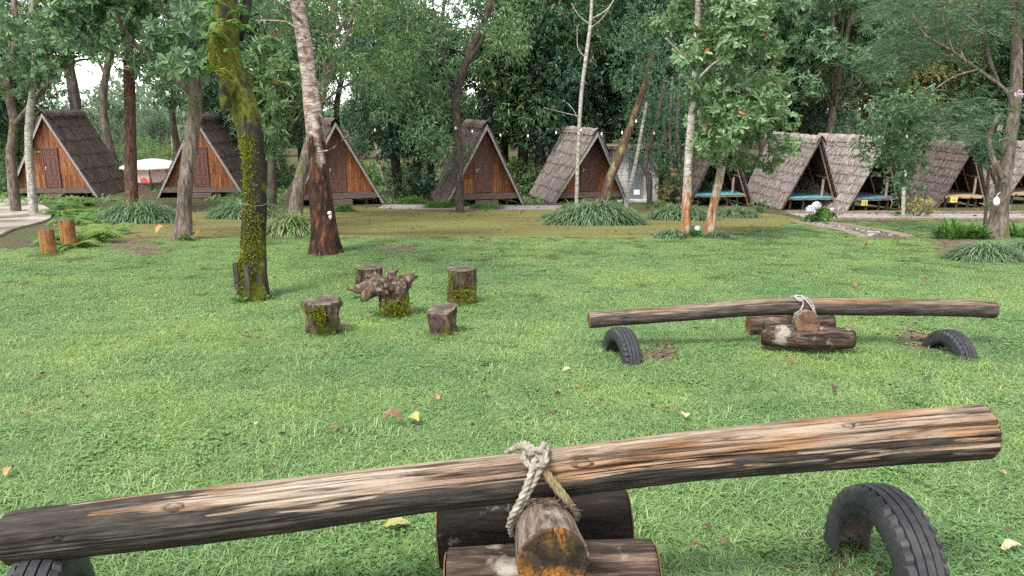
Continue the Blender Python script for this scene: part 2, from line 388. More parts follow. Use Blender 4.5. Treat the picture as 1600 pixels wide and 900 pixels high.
# weathered beam: pale split wood where the bark has come off, black bark elsewhere
def beam_mat(name, pale=1.0, bg_=1.0):
    m = Mat(name, 0.8, 0.15)
    g = m.noise(m.coord((0.9, 16, 16)), 2.6, 8, 0.68, 0.9)
    wood = m.ramp(g, [(0.28, (0.05, 0.028, 0.018)), (0.37, (0.10, 0.058, 0.033)), (0.45, (0.19*pale, 0.135*pale, 0.094*pale)), (0.60, (0.30*pale, 0.24*pale, 0.182*pale)), (0.85, (0.40*pale, 0.345*pale, 0.285*pale))])
    wood = m.mix(m.ramp(m.noise(m.coord((1.3, 6, 6)), 1.4, 4), [(0.50, 0.0), (0.64, 0.85)]), wood, m.mix(1.0, wood, (0.95, 0.66, 0.40), 'MULTIPLY'))
    wood = m.mix(m.ramp(m.noise(m.coord((1.0, 4, 4)), 2.1, 5), [(0.60, 0.0), (0.70, 0.55)]), wood, (0.085, 0.06, 0.046))
    fine = m.noise(m.coord((1.2, 60, 60)), 2.0, 5)
    wood = m.mix(m.ramp(fine, [(0.36, 0.9), (0.45, 0.0)]), wood, (0.05, 0.033, 0.024))
    bk = m.ramp(m.noise(m.coord((3, 24, 24)), 2.2, 7, 0.65), [(0.3, tuple(v*bg_ for v in (0.011, 0.009, 0.008))), (0.5, tuple(v*bg_ for v in (0.032, 0.026, 0.021))), (0.68, tuple(v*bg_ for v in (0.062, 0.052, 0.042))), (0.80, (0.16, 0.14, 0.11))])
    k = m.math('ADD', m.attr('wood'), m.math('MULTIPLY', m.math('SUBTRACT', m.noise(m.coord((2, 22, 22)), 2.0, 4), 0.5), 0.22))
    k = m.ramp(m.math('ADD', k, 0.5), [(0.485, 0.0), (0.515, 1.0)])
    c = m.mix(k, bk, wood)
    c = m.mix(m.math('MULTIPLY', m.attr('crack'), 0.92), c, (0.014, 0.010, 0.008))
    m.col(c); return m.bump(m.math('ADD', g, m.math('MULTIPLY', fine, .4)), 0.8, 0.012).m
def weathered_log(name, path, radii, mat, parent, seg, step, seed, off, zs=.75, xs=0.0, depth=1.0, knots=()):
    P, R = resample(path, radii, step); T, N, B = frames(P); ang = np.arange(seg)*2*math.pi/seg
    D = N[:, None, :]*np.cos(ang)[None, :, None] + B[:, None, :]*np.sin(ang)[None, :, None]
    n = len(P); rad = np.zeros((n, seg)); kw = np.zeros((n, seg)); ck = np.zeros((n, seg))
    for i in range(n):
        x = P[i][0]
        for j in range(seg):
            d = D[i, j]; a, b = d[1], d[2]
            k = b*zs + off + xs*min(0, x) + xs*1.6*min(0, x+.75) + .8*noise.noise(Vector((x*.8+seed, a*1.9, b*1.9))) + .42*noise.noise(Vector((x*3.0, a*5+seed, b*5))) + .16*noise.noise(Vector((x*9, a*12+seed, b*12)))
            w_ = 1/(1+math.exp(-max(-30, min(30, k*14))))
            q = noise.noise(Vector((x*.6+seed*3, a*4.2, b*4.2)))*1.0 + .22*noise.noise(Vector((x*2.6, a*8, b*8+seed)))
            gate = noise.noise(Vector((x*1.6, a*3+5, b*3+seed)))
            c = min(1, max(0, 1.4-abs(q)/.085))*min(1, max(0, gate*3.5+.9))*(.35+.65*w_)
            kd = 0.0
            for (kx, kv, ks) in knots:
                dd = math.sqrt(((x-kx)/ks)**2 + ((d-kv)@(d-kv))*(R[i]/ks*1.9)**2); kd += math.exp(-dd*dd*1.4); c = max(c, max(0, 1-abs(dd-1.0-.25*noise.noise(Vector((x*30, a*9, b*9))))/.22)*.9)
            g = noise.noise(Vector((x*1.5, a*22, b*22+seed*2)))
            big = noise.noise(Vector((x*2+seed, a*1.2, b*1.2)))*.05 + noise.noise(Vector((x*5+seed, a*2.5, b*2.5)))*.02
            pl = noise.noise(Vector((x*9, a*12, b*12+seed)))
            rad[i, j] = R[i]*(1+big) + depth*(-.007*w_ + .0022*g*w_ + .0026*pl*(1-w_) - .015*c + .006*kd); kw[i, j] = k; ck[i, j] = c
    V = (P[:, None, :] + D*rad[:, :, None]).reshape(-1, 3); i_ = np.arange(n-1)[:, None]; j_ = np.arange(seg)[None, :]; j2 = (j_+1) % seg
    Q = np.stack([i_*seg+j_, i_*seg+j2, (i_+1)*seg+j2, (i_+1)*seg+j_], -1).reshape(-1, 4)
    o = MB().add(V, Q).obj(name, mat, parent, True)
    for nm, arr in (('wood', kw), ('crack', ck)):
        at = o.data.attributes.new(nm, 'FLOAT', 'POINT'); at.data.foreach_set('value', arr.ravel().astype(np.float32))
    for (e, t, sl) in ((0, -T[0], V[:seg]), (n-1, T[-1], V[-seg:])):
        c = P[e]; rg = np.random.default_rng(seed+e); jj = np.arange(seg)
        rings = [c + (sl-c)*f + t*dz for f, dz in ((1.0, 0.0), (.97, .006), (.6, .009), (.25, .006))]
        VV = np.concatenate(rings + [(c + t*.004)[None]]) - c
        F = np.concatenate([np.stack([q*seg+jj, q*seg+(jj+1) % seg, (q+1)*seg+(jj+1) % seg, (q+1)*seg+jj], -1) for q in range(3)])
        eo = MB().add(VV, [F, np.stack([3*seg+jj, 3*seg+(jj+1) % seg, np.full(seg, 4*seg)], -1)]).obj('log_end', M['end_brown'], o); eo.location = c
    return o
M['beam'] = beam_mat('weathered_beam_wood', 1.0, 1.15)
M['beam_far'] = beam_mat('grey_weathered_beam_wood', 0.72, 1.7)
def log_mat(name, stops, sc=(2, 14, 14)):
    m = Mat(name, 0.85, 0.15)
    g = m.noise(m.coord(sc), 2.2, 8, 0.66, 0.8)
    c = m.ramp(g, stops)
    c = m.mix(m.ramp(m.noise(m.coord(), 6, 5), [(0.58, 0.0), (0.66, 0.8)]), c, (0.30, 0.27, 0.22))
    return m.col(c).bump(g, 0.9, 0.02).m
M['log'] = log_mat('dark_log_bark', [(0.34, (0.010, 0.007, 0.005)), (0.5, (0.048, 0.032, 0.024)), (0.64, (0.14, 0.092, 0.066)), (0.82, (0.28, 0.20, 0.145))], (1.6, 17, 17))
M['log_dark'] = log_mat('darker_log_bark', [(0.35, (0.008, 0.006, 0.005)), (0.6, (0.03, 0.022, 0.017)), (0.85, (0.09, 0.065, 0.045))])  # bark in darker browns than the other base logs
M['log_cross'] = log_mat('split_grey_log', [(0.34, (0.018, 0.011, 0.008)), (0.46, (0.085, 0.058, 0.042)), (0.6, (0.19, 0.145, 0.112)), (0.8, (0.30, 0.185, 0.105))], (18, 1.6, 18))
def end_mat(name, cols, sc=1.0, up='Z'):
    m = Mat(name, 0.8, 0.2)
    v = m.coord(); d = m.noise(v, 7.0*sc, 5, 0.6, 0.6)
    ln = m.n('ShaderNodeVectorMath', operation='LENGTH'); m.l(v, ln.inputs[0]); r = ln.outputs['Value']
    d = m.math('ADD', d, m.math('MULTIPLY', m.math('SUBTRACT', r, .06/sc), 0.9*sc))      # dark heart
    c = m.ramp(d, cols)
    rg_ = m.math('SINE', m.math('ADD', m.math('MULTIPLY', r, 420*sc), m.math('MULTIPLY', m.noise(v, 9*sc, 3), 9.0)))
    c = m.mix(0.3, c, m.mix(m.math('ADD', m.math('MULTIPLY', rg_, .5), .5), (0.35, 0.32, 0.3), (1.3, 1.3, 1.3)), 'MULTIPLY')
    x_ = m.n('ShaderNodeSeparateXYZ'); m.l(v, x_.inputs[0]); at = m.math('ARCTAN2', x_.outputs[2] if up == 'Z' else x_.outputs[1], x_.outputs[0]); cb_ = m.n('ShaderNodeCombineXYZ'); m.l(m.math('MULTIPLY', at, 1.9), cb_.inputs[0]); m.l(m.math('MULTIPLY', r, 6*sc), cb_.inputs[1])
    cn = m.math('ABSOLUTE', m.math('SUBTRACT', m.noise(cb_.outputs[0], 2.2, 2, 0.5, 0.2), 0.5)); ck = m.ramp(cn, [(0.006, 0.85), (0.02, 0.0)])
    c = m.mix(ck, c, (0.012, 0.008, 0.006))
    return m.col(c).bump(m.math('SUBTRACT', d, ck), 0.5, 0.01).m
M['end_orange'] = end_mat('stained_log_end', [(0.40, (0.012, 0.009, 0.006)), (0.50, (0.045, 0.028, 0.012)), (0.56, (0.18, 0.072, 0.012)), (0.64, (0.27, 0.105, 0.014)), (0.70, (0.085, 0.055, 0.025)), (0.8, (0.04, 0.028, 0.016))])
M['end_brown'] = end_mat('brown_log_end', [(0.3, (0.04, 0.022, 0.014)), (0.55, (0.14, 0.075, 0.045)), (0.75, (0.26, 0.15, 0.09))])
M['end_grey'] = end_mat('grey_log_end', [(0.3, (0.03, 0.024, 0.018)), (0.55, (0.095, 0.073, 0.055)), (0.75, (0.19, 0.15, 0.115))], 1.0, 'Y')
def stump_mat(name, stops, moss_amt):
    m = Mat(name, 0.92, 0.12)
    g = m.noise(m.coord((11, 11, 2.4)), 2.0, 7, 0.66, 0.7)
    c = m.ramp(g, stops)
    k = m.math('SUBTRACT', m.noise(m.coord(), 5.5, 5, 0.6), m.math('MULTIPLY', m.axis(2), 0.38))
    k = m.ramp(k, [(0.60-moss_amt*.3, 0.0), (0.68-moss_amt*.3, 1.0)])
    c = m.mix(k, c, m.ramp(m.noise(m.coord(), 26, 4), [(0.3, (0.04, 0.045, 0.010)), (0.55, (0.10, 0.10, 0.018)), (0.8, (0.24, 0.24, 0.03))]))
    return m.col(c).bump(g, 1.0, 0.03).m
M['stump'] = stump_mat('stump_bark', [(0.34, (0.012, 0.009, 0.006)), (0.5, (0.06, 0.044, 0.03)), (0.72, (0.16, 0.12, 0.085))], 0.75)
M['stump_red'] = stump_mat('reddish_stump_bark', [(0.34, (0.014, 0.009, 0.007)), (0.5, (0.07, 0.044, 0.035)), (0.72, (0.17, 0.115, 0.09))], 0.3)
M['stump_burl'] = stump_mat('gnarled_stump_wood', [(0.34, (0.012, 0.009, 0.006)), (0.5, (0.085, 0.062, 0.042)), (0.7, (0.22, 0.175, 0.13))], 0.6)
M['driftwood'] = log_mat('bleached_root_wood', [(0.3, (0.025, 0.017, 0.012)), (0.45, (0.055, 0.038, 0.025)), (0.6, (0.145, 0.105, 0.072)), (0.8, (0.29, 0.23, 0.17))], (14, 14, 5))
M['post'] = stump_mat('orange_brown_post_wood', [(0.3, (0.07, 0.03, 0.014)), (0.5, (0.24, 0.11, 0.04)), (0.75, (0.38, 0.19, 0.075))], 0.12)
M['moss_tuft'] = leaf_mat('moss_cushion', [(0, (0.05, 0.056, 0.007)), (0.6, (0.145, 0.155, 0.015)), (1, (0.26, 0.27, 0.028))], 0.9, 0.05, 0.2)
m = Mat('rope_fibre', 0.85, 0.15)
m.col(m.ramp(m.noise(m.coord(), 40, 4), [(0.3, (0.12, 0.095, 0.065)), (0.55, (0.255, 0.225, 0.18)), (0.8, (0.37, 0.345, 0.30))])).bump(m.noise(m.coord(), 260, 3), 0.5, 0.004); M['rope'] = m.m
m = Mat('dirty_rope_fibre', 0.9, 0.1)
m.col(m.ramp(m.noise(m.coord(), 30, 4), [(0.3, (0.07, 0.05, 0.025)), (0.7, (0.23, 0.18, 0.10))])).bump(m.noise(m.coord(), 260, 3), 0.5, 0.004); M['rope_dirty'] = m.m
m = Mat('white_nylon_rope', 0.7, 0.2); m.col(m.ramp(m.noise(m.coord(), 60, 3), [(0.35, (0.16, 0.15, 0.13)), (0.65, (0.34, 0.33, 0.30))])); M['rope_white'] = m.m
m = Mat('worn_black_rubber', 0.62, 0.35)
m.col(m.mix(m.ramp(m.noise(m.coord(), 6, 5), [(0.5, 0.0), (0.8, 0.5)]), m.ramp(m.noise(m.coord(), 30, 4), [(0.3, (0.013, 0.013, 0.015)), (0.7, (0.032, 0.032, 0.035))]), (0.07, 0.06, 0.047))).bump(m.noise(m.coord(), 120, 3), 0.2, 0.003); M['rubber'] = m.m
m = Mat('muddy_inner_rubber', 0.85, 0.2)
m.col(m.ramp(m.noise(m.coord(), 9, 5), [(0.3, (0.06, 0.05, 0.042)), (0.7, (0.17, 0.135, 0.10))])); M['rubber_in'] = m.m

# cabins
def plank_mat():
    m = Mat('varnished_plank', 0.5, 0.35)
    v = m.coord((9, 9, 0.9)); oi = m.inst()
    g = m.noise(v, 2.4, 6, 0.6, 0.8)
    c = m.ramp(g, [(0.3, (0.06, 0.017, 0.006)), (0.5, (0.20, 0.066, 0.018)), (0.7, (0.33, 0.13, 0.037))])
    c = m.mix(1.0, c, m.ramp(oi, [(0, (0.55, 0.48, 0.42)), (0.5, (0.95, 0.95, 0.95)), (1, (1.25, 1.3, 1.4))]), 'MULTIPLY')
    c = m.mix(m.ramp(m.vor(m.coord((3, 3, 1)), 5), [(0.03, 0.8), (0.10, 0.0)]), c, (0.06, 0.02, 0.01))
    return m.col(c).bump(g, 0.2, 0.004).m
M['plank'] = plank_mat()
m = Mat('maroon_door_paint', 0.5, 0.35); m.col(m.ramp(m.noise(m.coord((5, 5, 1)), 3, 5), [(0.3, (0.072, 0.030, 0.021)), (0.7, (0.135, 0.062, 0.044))])); M['door'] = m.m
m = Mat('dark_door_recess', 0.6, 0.3); m.col((0.11, 0.045, 0.042)); M['door_panel'] = m.m
m = Mat('grey_painted_board', 0.6, 0.3); m.col(m.ramp(m.noise(m.coord((2, 2, 6)), 3, 5), [(0.3, (0.15, 0.135, 0.12)), (0.7, (0.30, 0.285, 0.27))])); M['barge'] = m.m
m = Mat('dark_stained_timber', 0.7, 0.25); m.col(m.ramp(m.noise(m.coord((1.5, 9, 9)), 3, 5), [(0.3, (0.055, 0.036, 0.028)), (0.7, (0.15, 0.105, 0.085))])); M['timber'] = m.m
m = Mat('weathered_pole', 0.8, 0.2); m.col(m.ramp(m.noise(m.coord((7, 7, 2)), 3, 5), [(0.3, (0.12, 0.085, 0.06)), (0.7, (0.32, 0.25, 0.18))])); M['pole'] = m.m
def thatch_mat(name, a, b, c3):
    m = Mat(name, 0.9, 0.12)
    c = m.ramp(m.attr(), [(0, a), (0.55, b), (1, c3)])
    c = m.mix(m.ramp(m.noise(m.coord(), 3.5, 4), [(0.4, 0.0), (0.7, 0.45)]), c, tuple(x*.55 for x in b))
    return m.col(c).bump(m.noise(m.coord((8, 8, 8)), 9, 4), 0.5, 0.02).m
M['thatch_brown'] = thatch_mat('dark_brown_thatch', (0.045, 0.032, 0.027), (0.125, 0.092, 0.078), (0.25, 0.20, 0.172))
M['thatch_mid'] = thatch_mat('grey_brown_thatch', (0.055, 0.04, 0.034), (0.165, 0.125, 0.108), (0.32, 0.265, 0.235))
M['thatch_pale'] = thatch_mat('pale_grey_thatch', (0.10, 0.078, 0.068), (0.29, 0.24, 0.212), (0.50, 0.445, 0.41))
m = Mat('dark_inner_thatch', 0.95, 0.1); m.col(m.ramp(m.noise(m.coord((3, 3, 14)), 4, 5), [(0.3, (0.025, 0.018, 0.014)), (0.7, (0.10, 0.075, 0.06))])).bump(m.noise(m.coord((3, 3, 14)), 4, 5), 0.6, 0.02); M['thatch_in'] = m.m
m = Mat('turquoise_sheet', 0.45, 0.4); m.col(m.ramp(m.noise(m.coord(), 3, 4), [(0.3, (0.07, 0.24, 0.26)), (0.7, (0.12, 0.34, 0.36))])); M['teal'] = m.m
m = Mat('blue_grey_sheet', 0.5, 0.35); m.col(m.ramp(m.noise(m.coord(), 3, 4), [(0.3, (0.08, 0.15, 0.18)), (0.7, (0.15, 0.24, 0.27))])); M['bluegrey'] = m.m
m = Mat('raw_board', 0.75, 0.2); m.col(m.ramp(m.noise(m.coord((1, 8, 8)), 3, 5), [(0.3, (0.25, 0.16, 0.09)), (0.7, (0.43, 0.31, 0.20))])); M['board'] = m.m
m = Mat('yellow_tag', 0.6, 0.3); m.col((0.62, 0.50, 0.13)); M['yellow'] = m.m
m = Mat('black_lettering', 0.7, 0.2); m.col((0.03, 0.025, 0.01)); M['ink'] = m.m
m = Mat('dark_plate', 0.6, 0.3); m.col((0.035, 0.022, 0.008)); M['plate_dark'] = m.m
m = Mat('brass', 0.35, 0.5); m.col((0.55, 0.45, 0.28)); m.b.inputs['Metallic'].default_value = 0.8; M['brass'] = m.m
m = Mat('white_plastic', 0.4, 0.4); m.col((0.78, 0.78, 0.76)); M['white'] = m.m
m = Mat('petal', 0.6, 0.2); m.col(m.ramp(m.attr(), [(0, (0.42, 0.40, 0.55)), (0.5, (0.60, 0.60, 0.70)), (1, (0.74, 0.73, 0.74))])).translucent(0.25, 1.0); M['petal'] = m.m
m = Mat('pink_petal', 0.6, 0.2); m.col(m.ramp(m.attr(), [(0, (0.55, 0.30, 0.45)), (1, (0.75, 0.62, 0.70))])).translucent(0.25, 1.0); M['petal_pink'] = m.m
m = Mat('fungus', 0.7, 0.2); m.col((0.66, 0.56, 0.45)); M['fungus'] = m.m
m = Mat('concrete_block_wall', 0.9, 0.15); m.col(m.ramp(m.noise(m.coord((1, 1, .5)), 2.2, 6), [(0.3, (0.25, 0.24, 0.23)), (0.55, (0.43, 0.415, 0.405)), (0.8, (0.52, 0.50, 0.49))])).bump(m.noise(m.coord(), 18, 4), 0.3, 0.01); M['block'] = m.m
m = Mat('grey_door_paint', 0.5, 0.35); m.col((0.135, 0.14, 0.155)); M['greydoor'] = m.m
m = Mat('rusty_sheet', 0.8, 0.2); m.col(m.ramp(m.noise(m.coord(), 4, 5), [(0.35, (0.06, 0.05, 0.045)), (0.7, (0.22, 0.17, 0.12))])); M['sheet'] = m.m
m = Mat('awning_white', 0.6, 0.2); m.col((0.68, 0.67, 0.72)); m.translucent(0.3, 1.0); M['awning'] = m.m
m = Mat('faded_print', 0.6, 0.3)
m.col(m.ramp(m.noise(m.coord((1, 1, 0.7)), 1.6, 2), [(0.40, (0.52, 0.42, 0.36)), (0.52, (0.56, 0.36, 0.30)), (0.60, (0.48, 0.10, 0.09))], 'EASE')); M['banner'] = m.m
def dead_leaf(name, a, b):
    m = Mat(name, 0.7, 0.2); m.col(m.ramp(m.noise(m.coord(), 28, 4), [(0.3, a), (0.7, b)])).translucent(0.2, 1.0); return m.m
M['dl_brown'] = dead_leaf('brown_dead_leaf', (0.13, 0.065, 0.04), (0.28, 0.16, 0.10))
M['dl_orange'] = dead_leaf('orange_dead_leaf', (0.26, 0.12, 0.045), (0.48, 0.27, 0.12))
M['dl_yellow'] = dead_leaf('yellow_green_dead_leaf', (0.22, 0.21, 0.06), (0.42, 0.38, 0.15))
M['dl_pale'] = dead_leaf('pale_dead_leaf', (0.36, 0.28, 0.17), (0.52, 0.45, 0.30))
M['dl_dark'] = dead_leaf('dark_dead_leaf', (0.045, 0.028, 0.024), (0.12, 0.075, 0.06))
M['dl_red'] = dead_leaf('red_dead_leaf', (0.32, 0.05, 0.025), (0.45, 0.12, 0.05))
m = Mat('leaf_litter', 0.9, 0.1); m.col(m.ramp(m.attr(), [(0, (0.03, 0.02, 0.016)), (0.6, (0.10, 0.06, 0.04)), (1, (0.24, 0.165, 0.10))])); M['litter'] = m.m

# ---------------------------------------------------------------- ground
def gpoly(px): return [G(*p)[:2] for p in px]
xs = np.concatenate([np.linspace(-400, -30, 30)[:-1], np.linspace(-30, 30, 121), np.linspace(30, 400, 30)[1:]])
ys = np.concatenate([np.linspace(-30, 0, 10)[:-1], np.linspace(0, 40, 81), np.linspace(40, 700, 40)[1:]])
X, Y = np.meshgrid(xs, ys); Vg = np.stack([X, Y, hz(X, Y)], -1).reshape(-1, 3)
nx, ny = len(xs), len(ys); i = np.arange(ny-1)[:, None]*nx; j = np.arange(nx-1)[None, :]
tag(MB().add(Vg, np.stack([i+j, i+j+1, i+nx+j+1, i+nx+j], -1).reshape(-1, 4)).obj('ground', M['floor']), kind='structure')

LAWN_EDGE = [(-900, 420), (-300, 415), (0, 392), (90, 384), (170, 378), (300, 372), (420, 370), (560, 371), (700, 372), (860, 372), (1040, 373), (1130, 372), (1262, 345), (1290, 348), (1500, 346), (1620, 347), (2100, 350)]
lawn_poly = gpoly(LAWN_EDGE) + [Vector((14, 0.2)), Vector((3, 0.2)), Vector((-3, 0.2)), Vector((-14, 0.2))]
lawn = tag(sheet('lawn', lawn_poly, 0.006, M['lawn'], 0.5), kind='structure')
MOSS_PX = [(150, 381), (158, 366), (185, 346), (300, 331), (420, 327), (540, 322), (600, 325), (700, 323), (830, 323), (870, 327), (1010, 330), (1170, 330), (1225, 337), (1255, 344), (1131, 371.2), (1040, 372.2), (860, 371.2), (700, 371.2), (560, 370.2), (420, 369.2), (300, 371.2)]
moss_poly = gpoly(MOSS_PX)
tag(sheet('mossy_path', moss_poly, 0.006, M['moss'], 0.5), kind='structure')
pad_poly = gpoly([(-420, 296), (0, 310), (40, 314), (68, 322), (84, 332), (80, 341), (52, 352), (0, 371), (-420, 420)])
tag(sheet('concrete_pad', pad_poly, 0.05, M['concrete'], 0.6, thick=0.08), kind='structure')
tag(sheet('gravel_strip', gpoly([(588, 326), (600, 320), (880, 321), (872, 328), (700, 328)]), 0.012, M['gravel'], 0.4), kind='structure')
wk = tag(sheet('gravel_walkway', gpoly([(1232, 334), (1640, 334.5), (1660, 343), (1268, 342.5)]), 0.012, M['gravel'], 0.5), kind='structure')

def kerb_run(name, a, b, w_, h, mat, parent):       # laid in lengths, each a piece of its own
    L = (b-a).length; n = max(1, int(L/1.2)); d = (b-a)/L; s = Vector((-d.y, d.x))
    for k in range(n):
        p, q = a + d*(L*k/n + 0.012), a + d*(L*(k+1)/n - 0.012)
        pts = []
        for zt in (-0.05, h + random.Random(k).uniform(-.008, .008)):
            for c in (p - s*w_/2, q - s*w_/2, q + s*w_/2, p + s*w_/2): pts.append((c.x, c.y, gz(c.x, c.y) + zt))
        MB().hexa(pts).obj(name, mat, parent)
v2 = lambda p: Vector(p[:2])
kerb_run('kerb', v2(G(1228, 333.4)), v2(G(1650, 334.0)), 0.18, 0.09, M['kerb'], wk)
kerb_run('kerb', v2(G(1272, 343.2)), v2(G(1650, 344.0)), 0.18, 0.07, M['kerb'], wk)
sp = tag(sheet('stone_path', gpoly([(1236, 346), (1296, 347), (1424, 372.6), (1346, 372.6)]), 0.011, M['dirt'], 0.3), kind='structure')
kerb_run('kerb', v2(G(1240, 346.5)), v2(G(1352, 372)), 0.26, 0.035, M['kerb'], sp)
kerb_run('kerb', v2(G(1290, 347.5)), v2(G(1418, 372)), 0.26, 0.035, M['kerb'], sp)
rg = random.Random(5); cb = MB()
for k in range(190):
    t, u = rg.random(), rg.uniform(.22, .78)
    a = v2(G(1244, 347.5)).lerp(v2(G(1354, 371.5)), t); b = v2(G(1290, 348)).lerp(v2(G(1416, 371.5)), t); p = a.lerp(b, u)
    r = rg.uniform(.04, .085); n = 6; ph = rg.random()*6
    ring = [(p.x + r*rg.uniform(.75, 1.2)*math.cos(ph+q*1.047), p.y + r*rg.uniform(.75, 1.2)*math.sin(ph+q*1.047)) for q in range(n)]
    z = gz(p.x, p.y)
    V = [(x, y, z-.01) for x, y in ring] + [(p.x+(x-p.x)*.75, p.y+(y-p.y)*.75, z+.035) for x, y in ring] + [(p.x, p.y, z+.042)]
    cb.add(V, [np.array([(q, (q+1) % n, n+(q+1) % n, n+q) for q in range(n)]), np.array([(n+q, n+(q+1) % n, 2*n) for q in range(n)])], rg.random())
cbo = cb.obj('cobble', M['cobble'], sp); cbo['kind'] = 'stuff'

dirt_px = [[(985, 552), (1000, 541), (1035, 540), (1060, 552), (1045, 566), (1005, 572)], [(1405, 522), (1425, 515), (1450, 520), (1470, 535), (1500, 548), (1490, 556), (1440, 548), (1410, 536)],
           [(1262, 900), (1275, 868), (1310, 842), (1360, 850), (1390, 900), (1380, 960), (1270, 960)], [(160, 392), (185, 376), (240, 378), (262, 392), (215, 402)], [(1455, 374), (1500, 370), (1540, 380), (1520, 402), (1475, 408)],
           [(590, 388), (625, 384), (655, 388), (640, 393), (605, 394)], [(735, 381), (752, 377), (775, 380), (768, 387), (745, 388)]]
dirt_polys = [gpoly(p) for p in dirt_px]
for k, p in enumerate(dirt_polys): tag(sheet('dirt_patch', p, 0.0105, M['dirt'], 0.12, wob=0.1), kind='structure')

# ---------------------------------------------------------------- cabins
def roof_side(rng, sgn, W, H, L, O, n, mat, inner_mat, parent, straws=150, thick=0.10):
    S = math.hypot(W/2, H); u = np.array([-sgn*W/2, 0, H])/S; nrmv = np.array([sgn*H, 0, W/2])/S
    foot = np.array([sgn*W/2, 0, 0.0])
    yf = lambda s: -O*s/S
    def pt(s, y, off): return foot + u*s + nrmv*off + np.array([0, y, 0])
    b = MB()
    b.hexa([pt(0, yf(0), -.03), pt(0, L, -.03), pt(S, L, -.03), pt(S, yf(S), -.03), pt(0, yf(0), 0), pt(0, L, 0), pt(S, L, 0), pt(S, yf(S), 0)])
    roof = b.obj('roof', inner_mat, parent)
    for k in range(n):
        s0, s1 = S*k/n - (.02 if k else 0), S*(k+1)/n + 0.10
        s1 = min(s1, S + .02)
        c = MB(); m = 40
        ph = rng.random()*9; wav = 0.024*np.sin(np.linspace(0, 7, m+1)+ph) + rng.normal(0, .010, m+1)
        ty = np.linspace(0, 1, m+1); V = []
        for q in range(m+1):
            sl = s0 + wav[q]; yq = lambda s: yf(s) - .04 + (L+.08-yf(s))*ty[q]
            off = thick*(1+.12*rng.normal()) if 0 < q < m else thick
            V += [pt(s1, yq(s1), .025), pt(sl+.05, yq(sl), off), pt(sl, yq(sl), off*.75), pt(sl+.02, yq(sl), 0.004)]
        V = np.array(V); q = np.arange(m)[:, None]*4
        F = np.concatenate([q + np.array([[r, r+1, r+5, r+4]]) for r in range(3)])
        c.add(V, F, rng.uniform(.15, .6, len(F)))
        e = np.array([[0, 1, 2, 3]]); c.add(V[:4], e, .3); c.add(V[-4:], e[:, ::-1], .3)
        # straw: thin stalks lying down the slope
        N = straws; y0 = rng.uniform(0, 1, N); ss = rng.uniform(s0+.06, s1-.03, N); ln = rng.uniform(.14, .34, N); wd = rng.uniform(.005, .012, N)
        se = np.maximum(ss - ln, s0 - rng.uniform(0, .07, N)); sk = rng.normal(0, .05, N)
        o1 = .03 + (thick-.03)*(s1-ss)/(s1-s0) + .012; o2 = .03 + (thick-.03)*np.clip((s1-se)/(s1-s0), 0, 1) + rng.uniform(.005, .035, N)
        ya = yf(ss) + (L - yf(ss))*y0; yb = ya + sk
        A = foot + u*ss[:, None] + nrmv*o1[:, None]; B = foot + u*se[:, None] + nrmv*o2[:, None]
        A[:, 1] += ya; B[:, 1] += yb; w2 = np.zeros((N, 3)); w2[:, 1] = wd
        Vs = np.stack([A-w2*.6, A+w2*.6, B+w2, B-w2], 1).reshape(-1, 3); kk = np.arange(N)[:, None]*4
        c.add(Vs, kk + np.array([[0, 1, 2, 3]]), rng.random(N)**1.1)
        c.obj('thatch_course', mat, roof)
    return roof

def ridge(rng, W, H, L, O, mat, parent, straws=160):
    S = math.hypot(W/2, H); c = MB(); m = 24; ty = np.linspace(0, 1, m+1); V = []
    for q in range(m+1):
        y = -O-.06 + (L+.12+O)*ty[q]; zt = H + .085 + rng.normal(0, .012)
        row = []
        for t in (-1, -.45, 0, .45, 1):
            d = abs(t)*.30; row.append((t*.30*(W/2)/S + np.sign(t)*.085*H/S, y + rng.normal(0, .01), zt - d*H/S - (0 if t else -.015) + .03*W/S + (rng.normal(0, .02) if abs(t) == 1 else 0)))
        V += row
    q = np.arange(m)[:, None]*5; F = np.concatenate([q + np.array([[r, r+1, r+6, r+5]]) for r in range(4)])
    c.add(V, F, rng.uniform(.2, .6, len(F)))
    for sg in (-1, 1):
        N = straws; y = rng.uniform(-O, L, N); a = rng.uniform(.03, .2, N); b = a + rng.uniform(.15, .30, N); off = rng.uniform(.09, .115, N); wd = rng.uniform(.008, .016, N)
        def P(d, o): return np.stack([sg*(d*(W/2)/S + o*H/S), np.zeros(N), H+.08 - d*H/S + o*W/2/S], 1)
        A, B = P(a, off), P(b, off); A[:, 1] = y; B[:, 1] = y + rng.normal(0, .04, N); w2 = np.zeros((N, 3)); w2[:, 1] = wd
        c.add(np.stack([A-w2*.6, A+w2*.6, B+w2, B-w2], 1).reshape(-1, 3), np.arange(N)[:, None]*4 + np.array([[0, 1, 2, 3]]), rng.random(N))
    return c.obj('ridge_thatch', mat, parent)

def barge(W, H, O, parent, sgn, wid=0.095):
    S = math.hypot(W/2, H); u = np.array([-sgn*W/2, -O, H])/math.sqrt(S*S+O*O); ins = np.array([-sgn*H, 0, -W/2])/S
    A = np.array([sgn*W/2, 0, 0.0]) + u*.02; B = np.array([0, -O, H]) - np.array([0, 0, .02 if sgn > 0 else .02])
    y = np.array([0, -.035, 0]); f = np.array([0, -.005 if sgn > 0 else -.002, 0])
    B2 = B + np.array([0, 0, -wid*S/(W/2)*1.0])
    MB().hexa([A+f, A+ins*wid+u*wid*.3+f, A+ins*wid+u*wid*.3+y, A+y, B+f, B2+f, B2+y, B+y]).obj('bargeboard', M['barge'], parent)

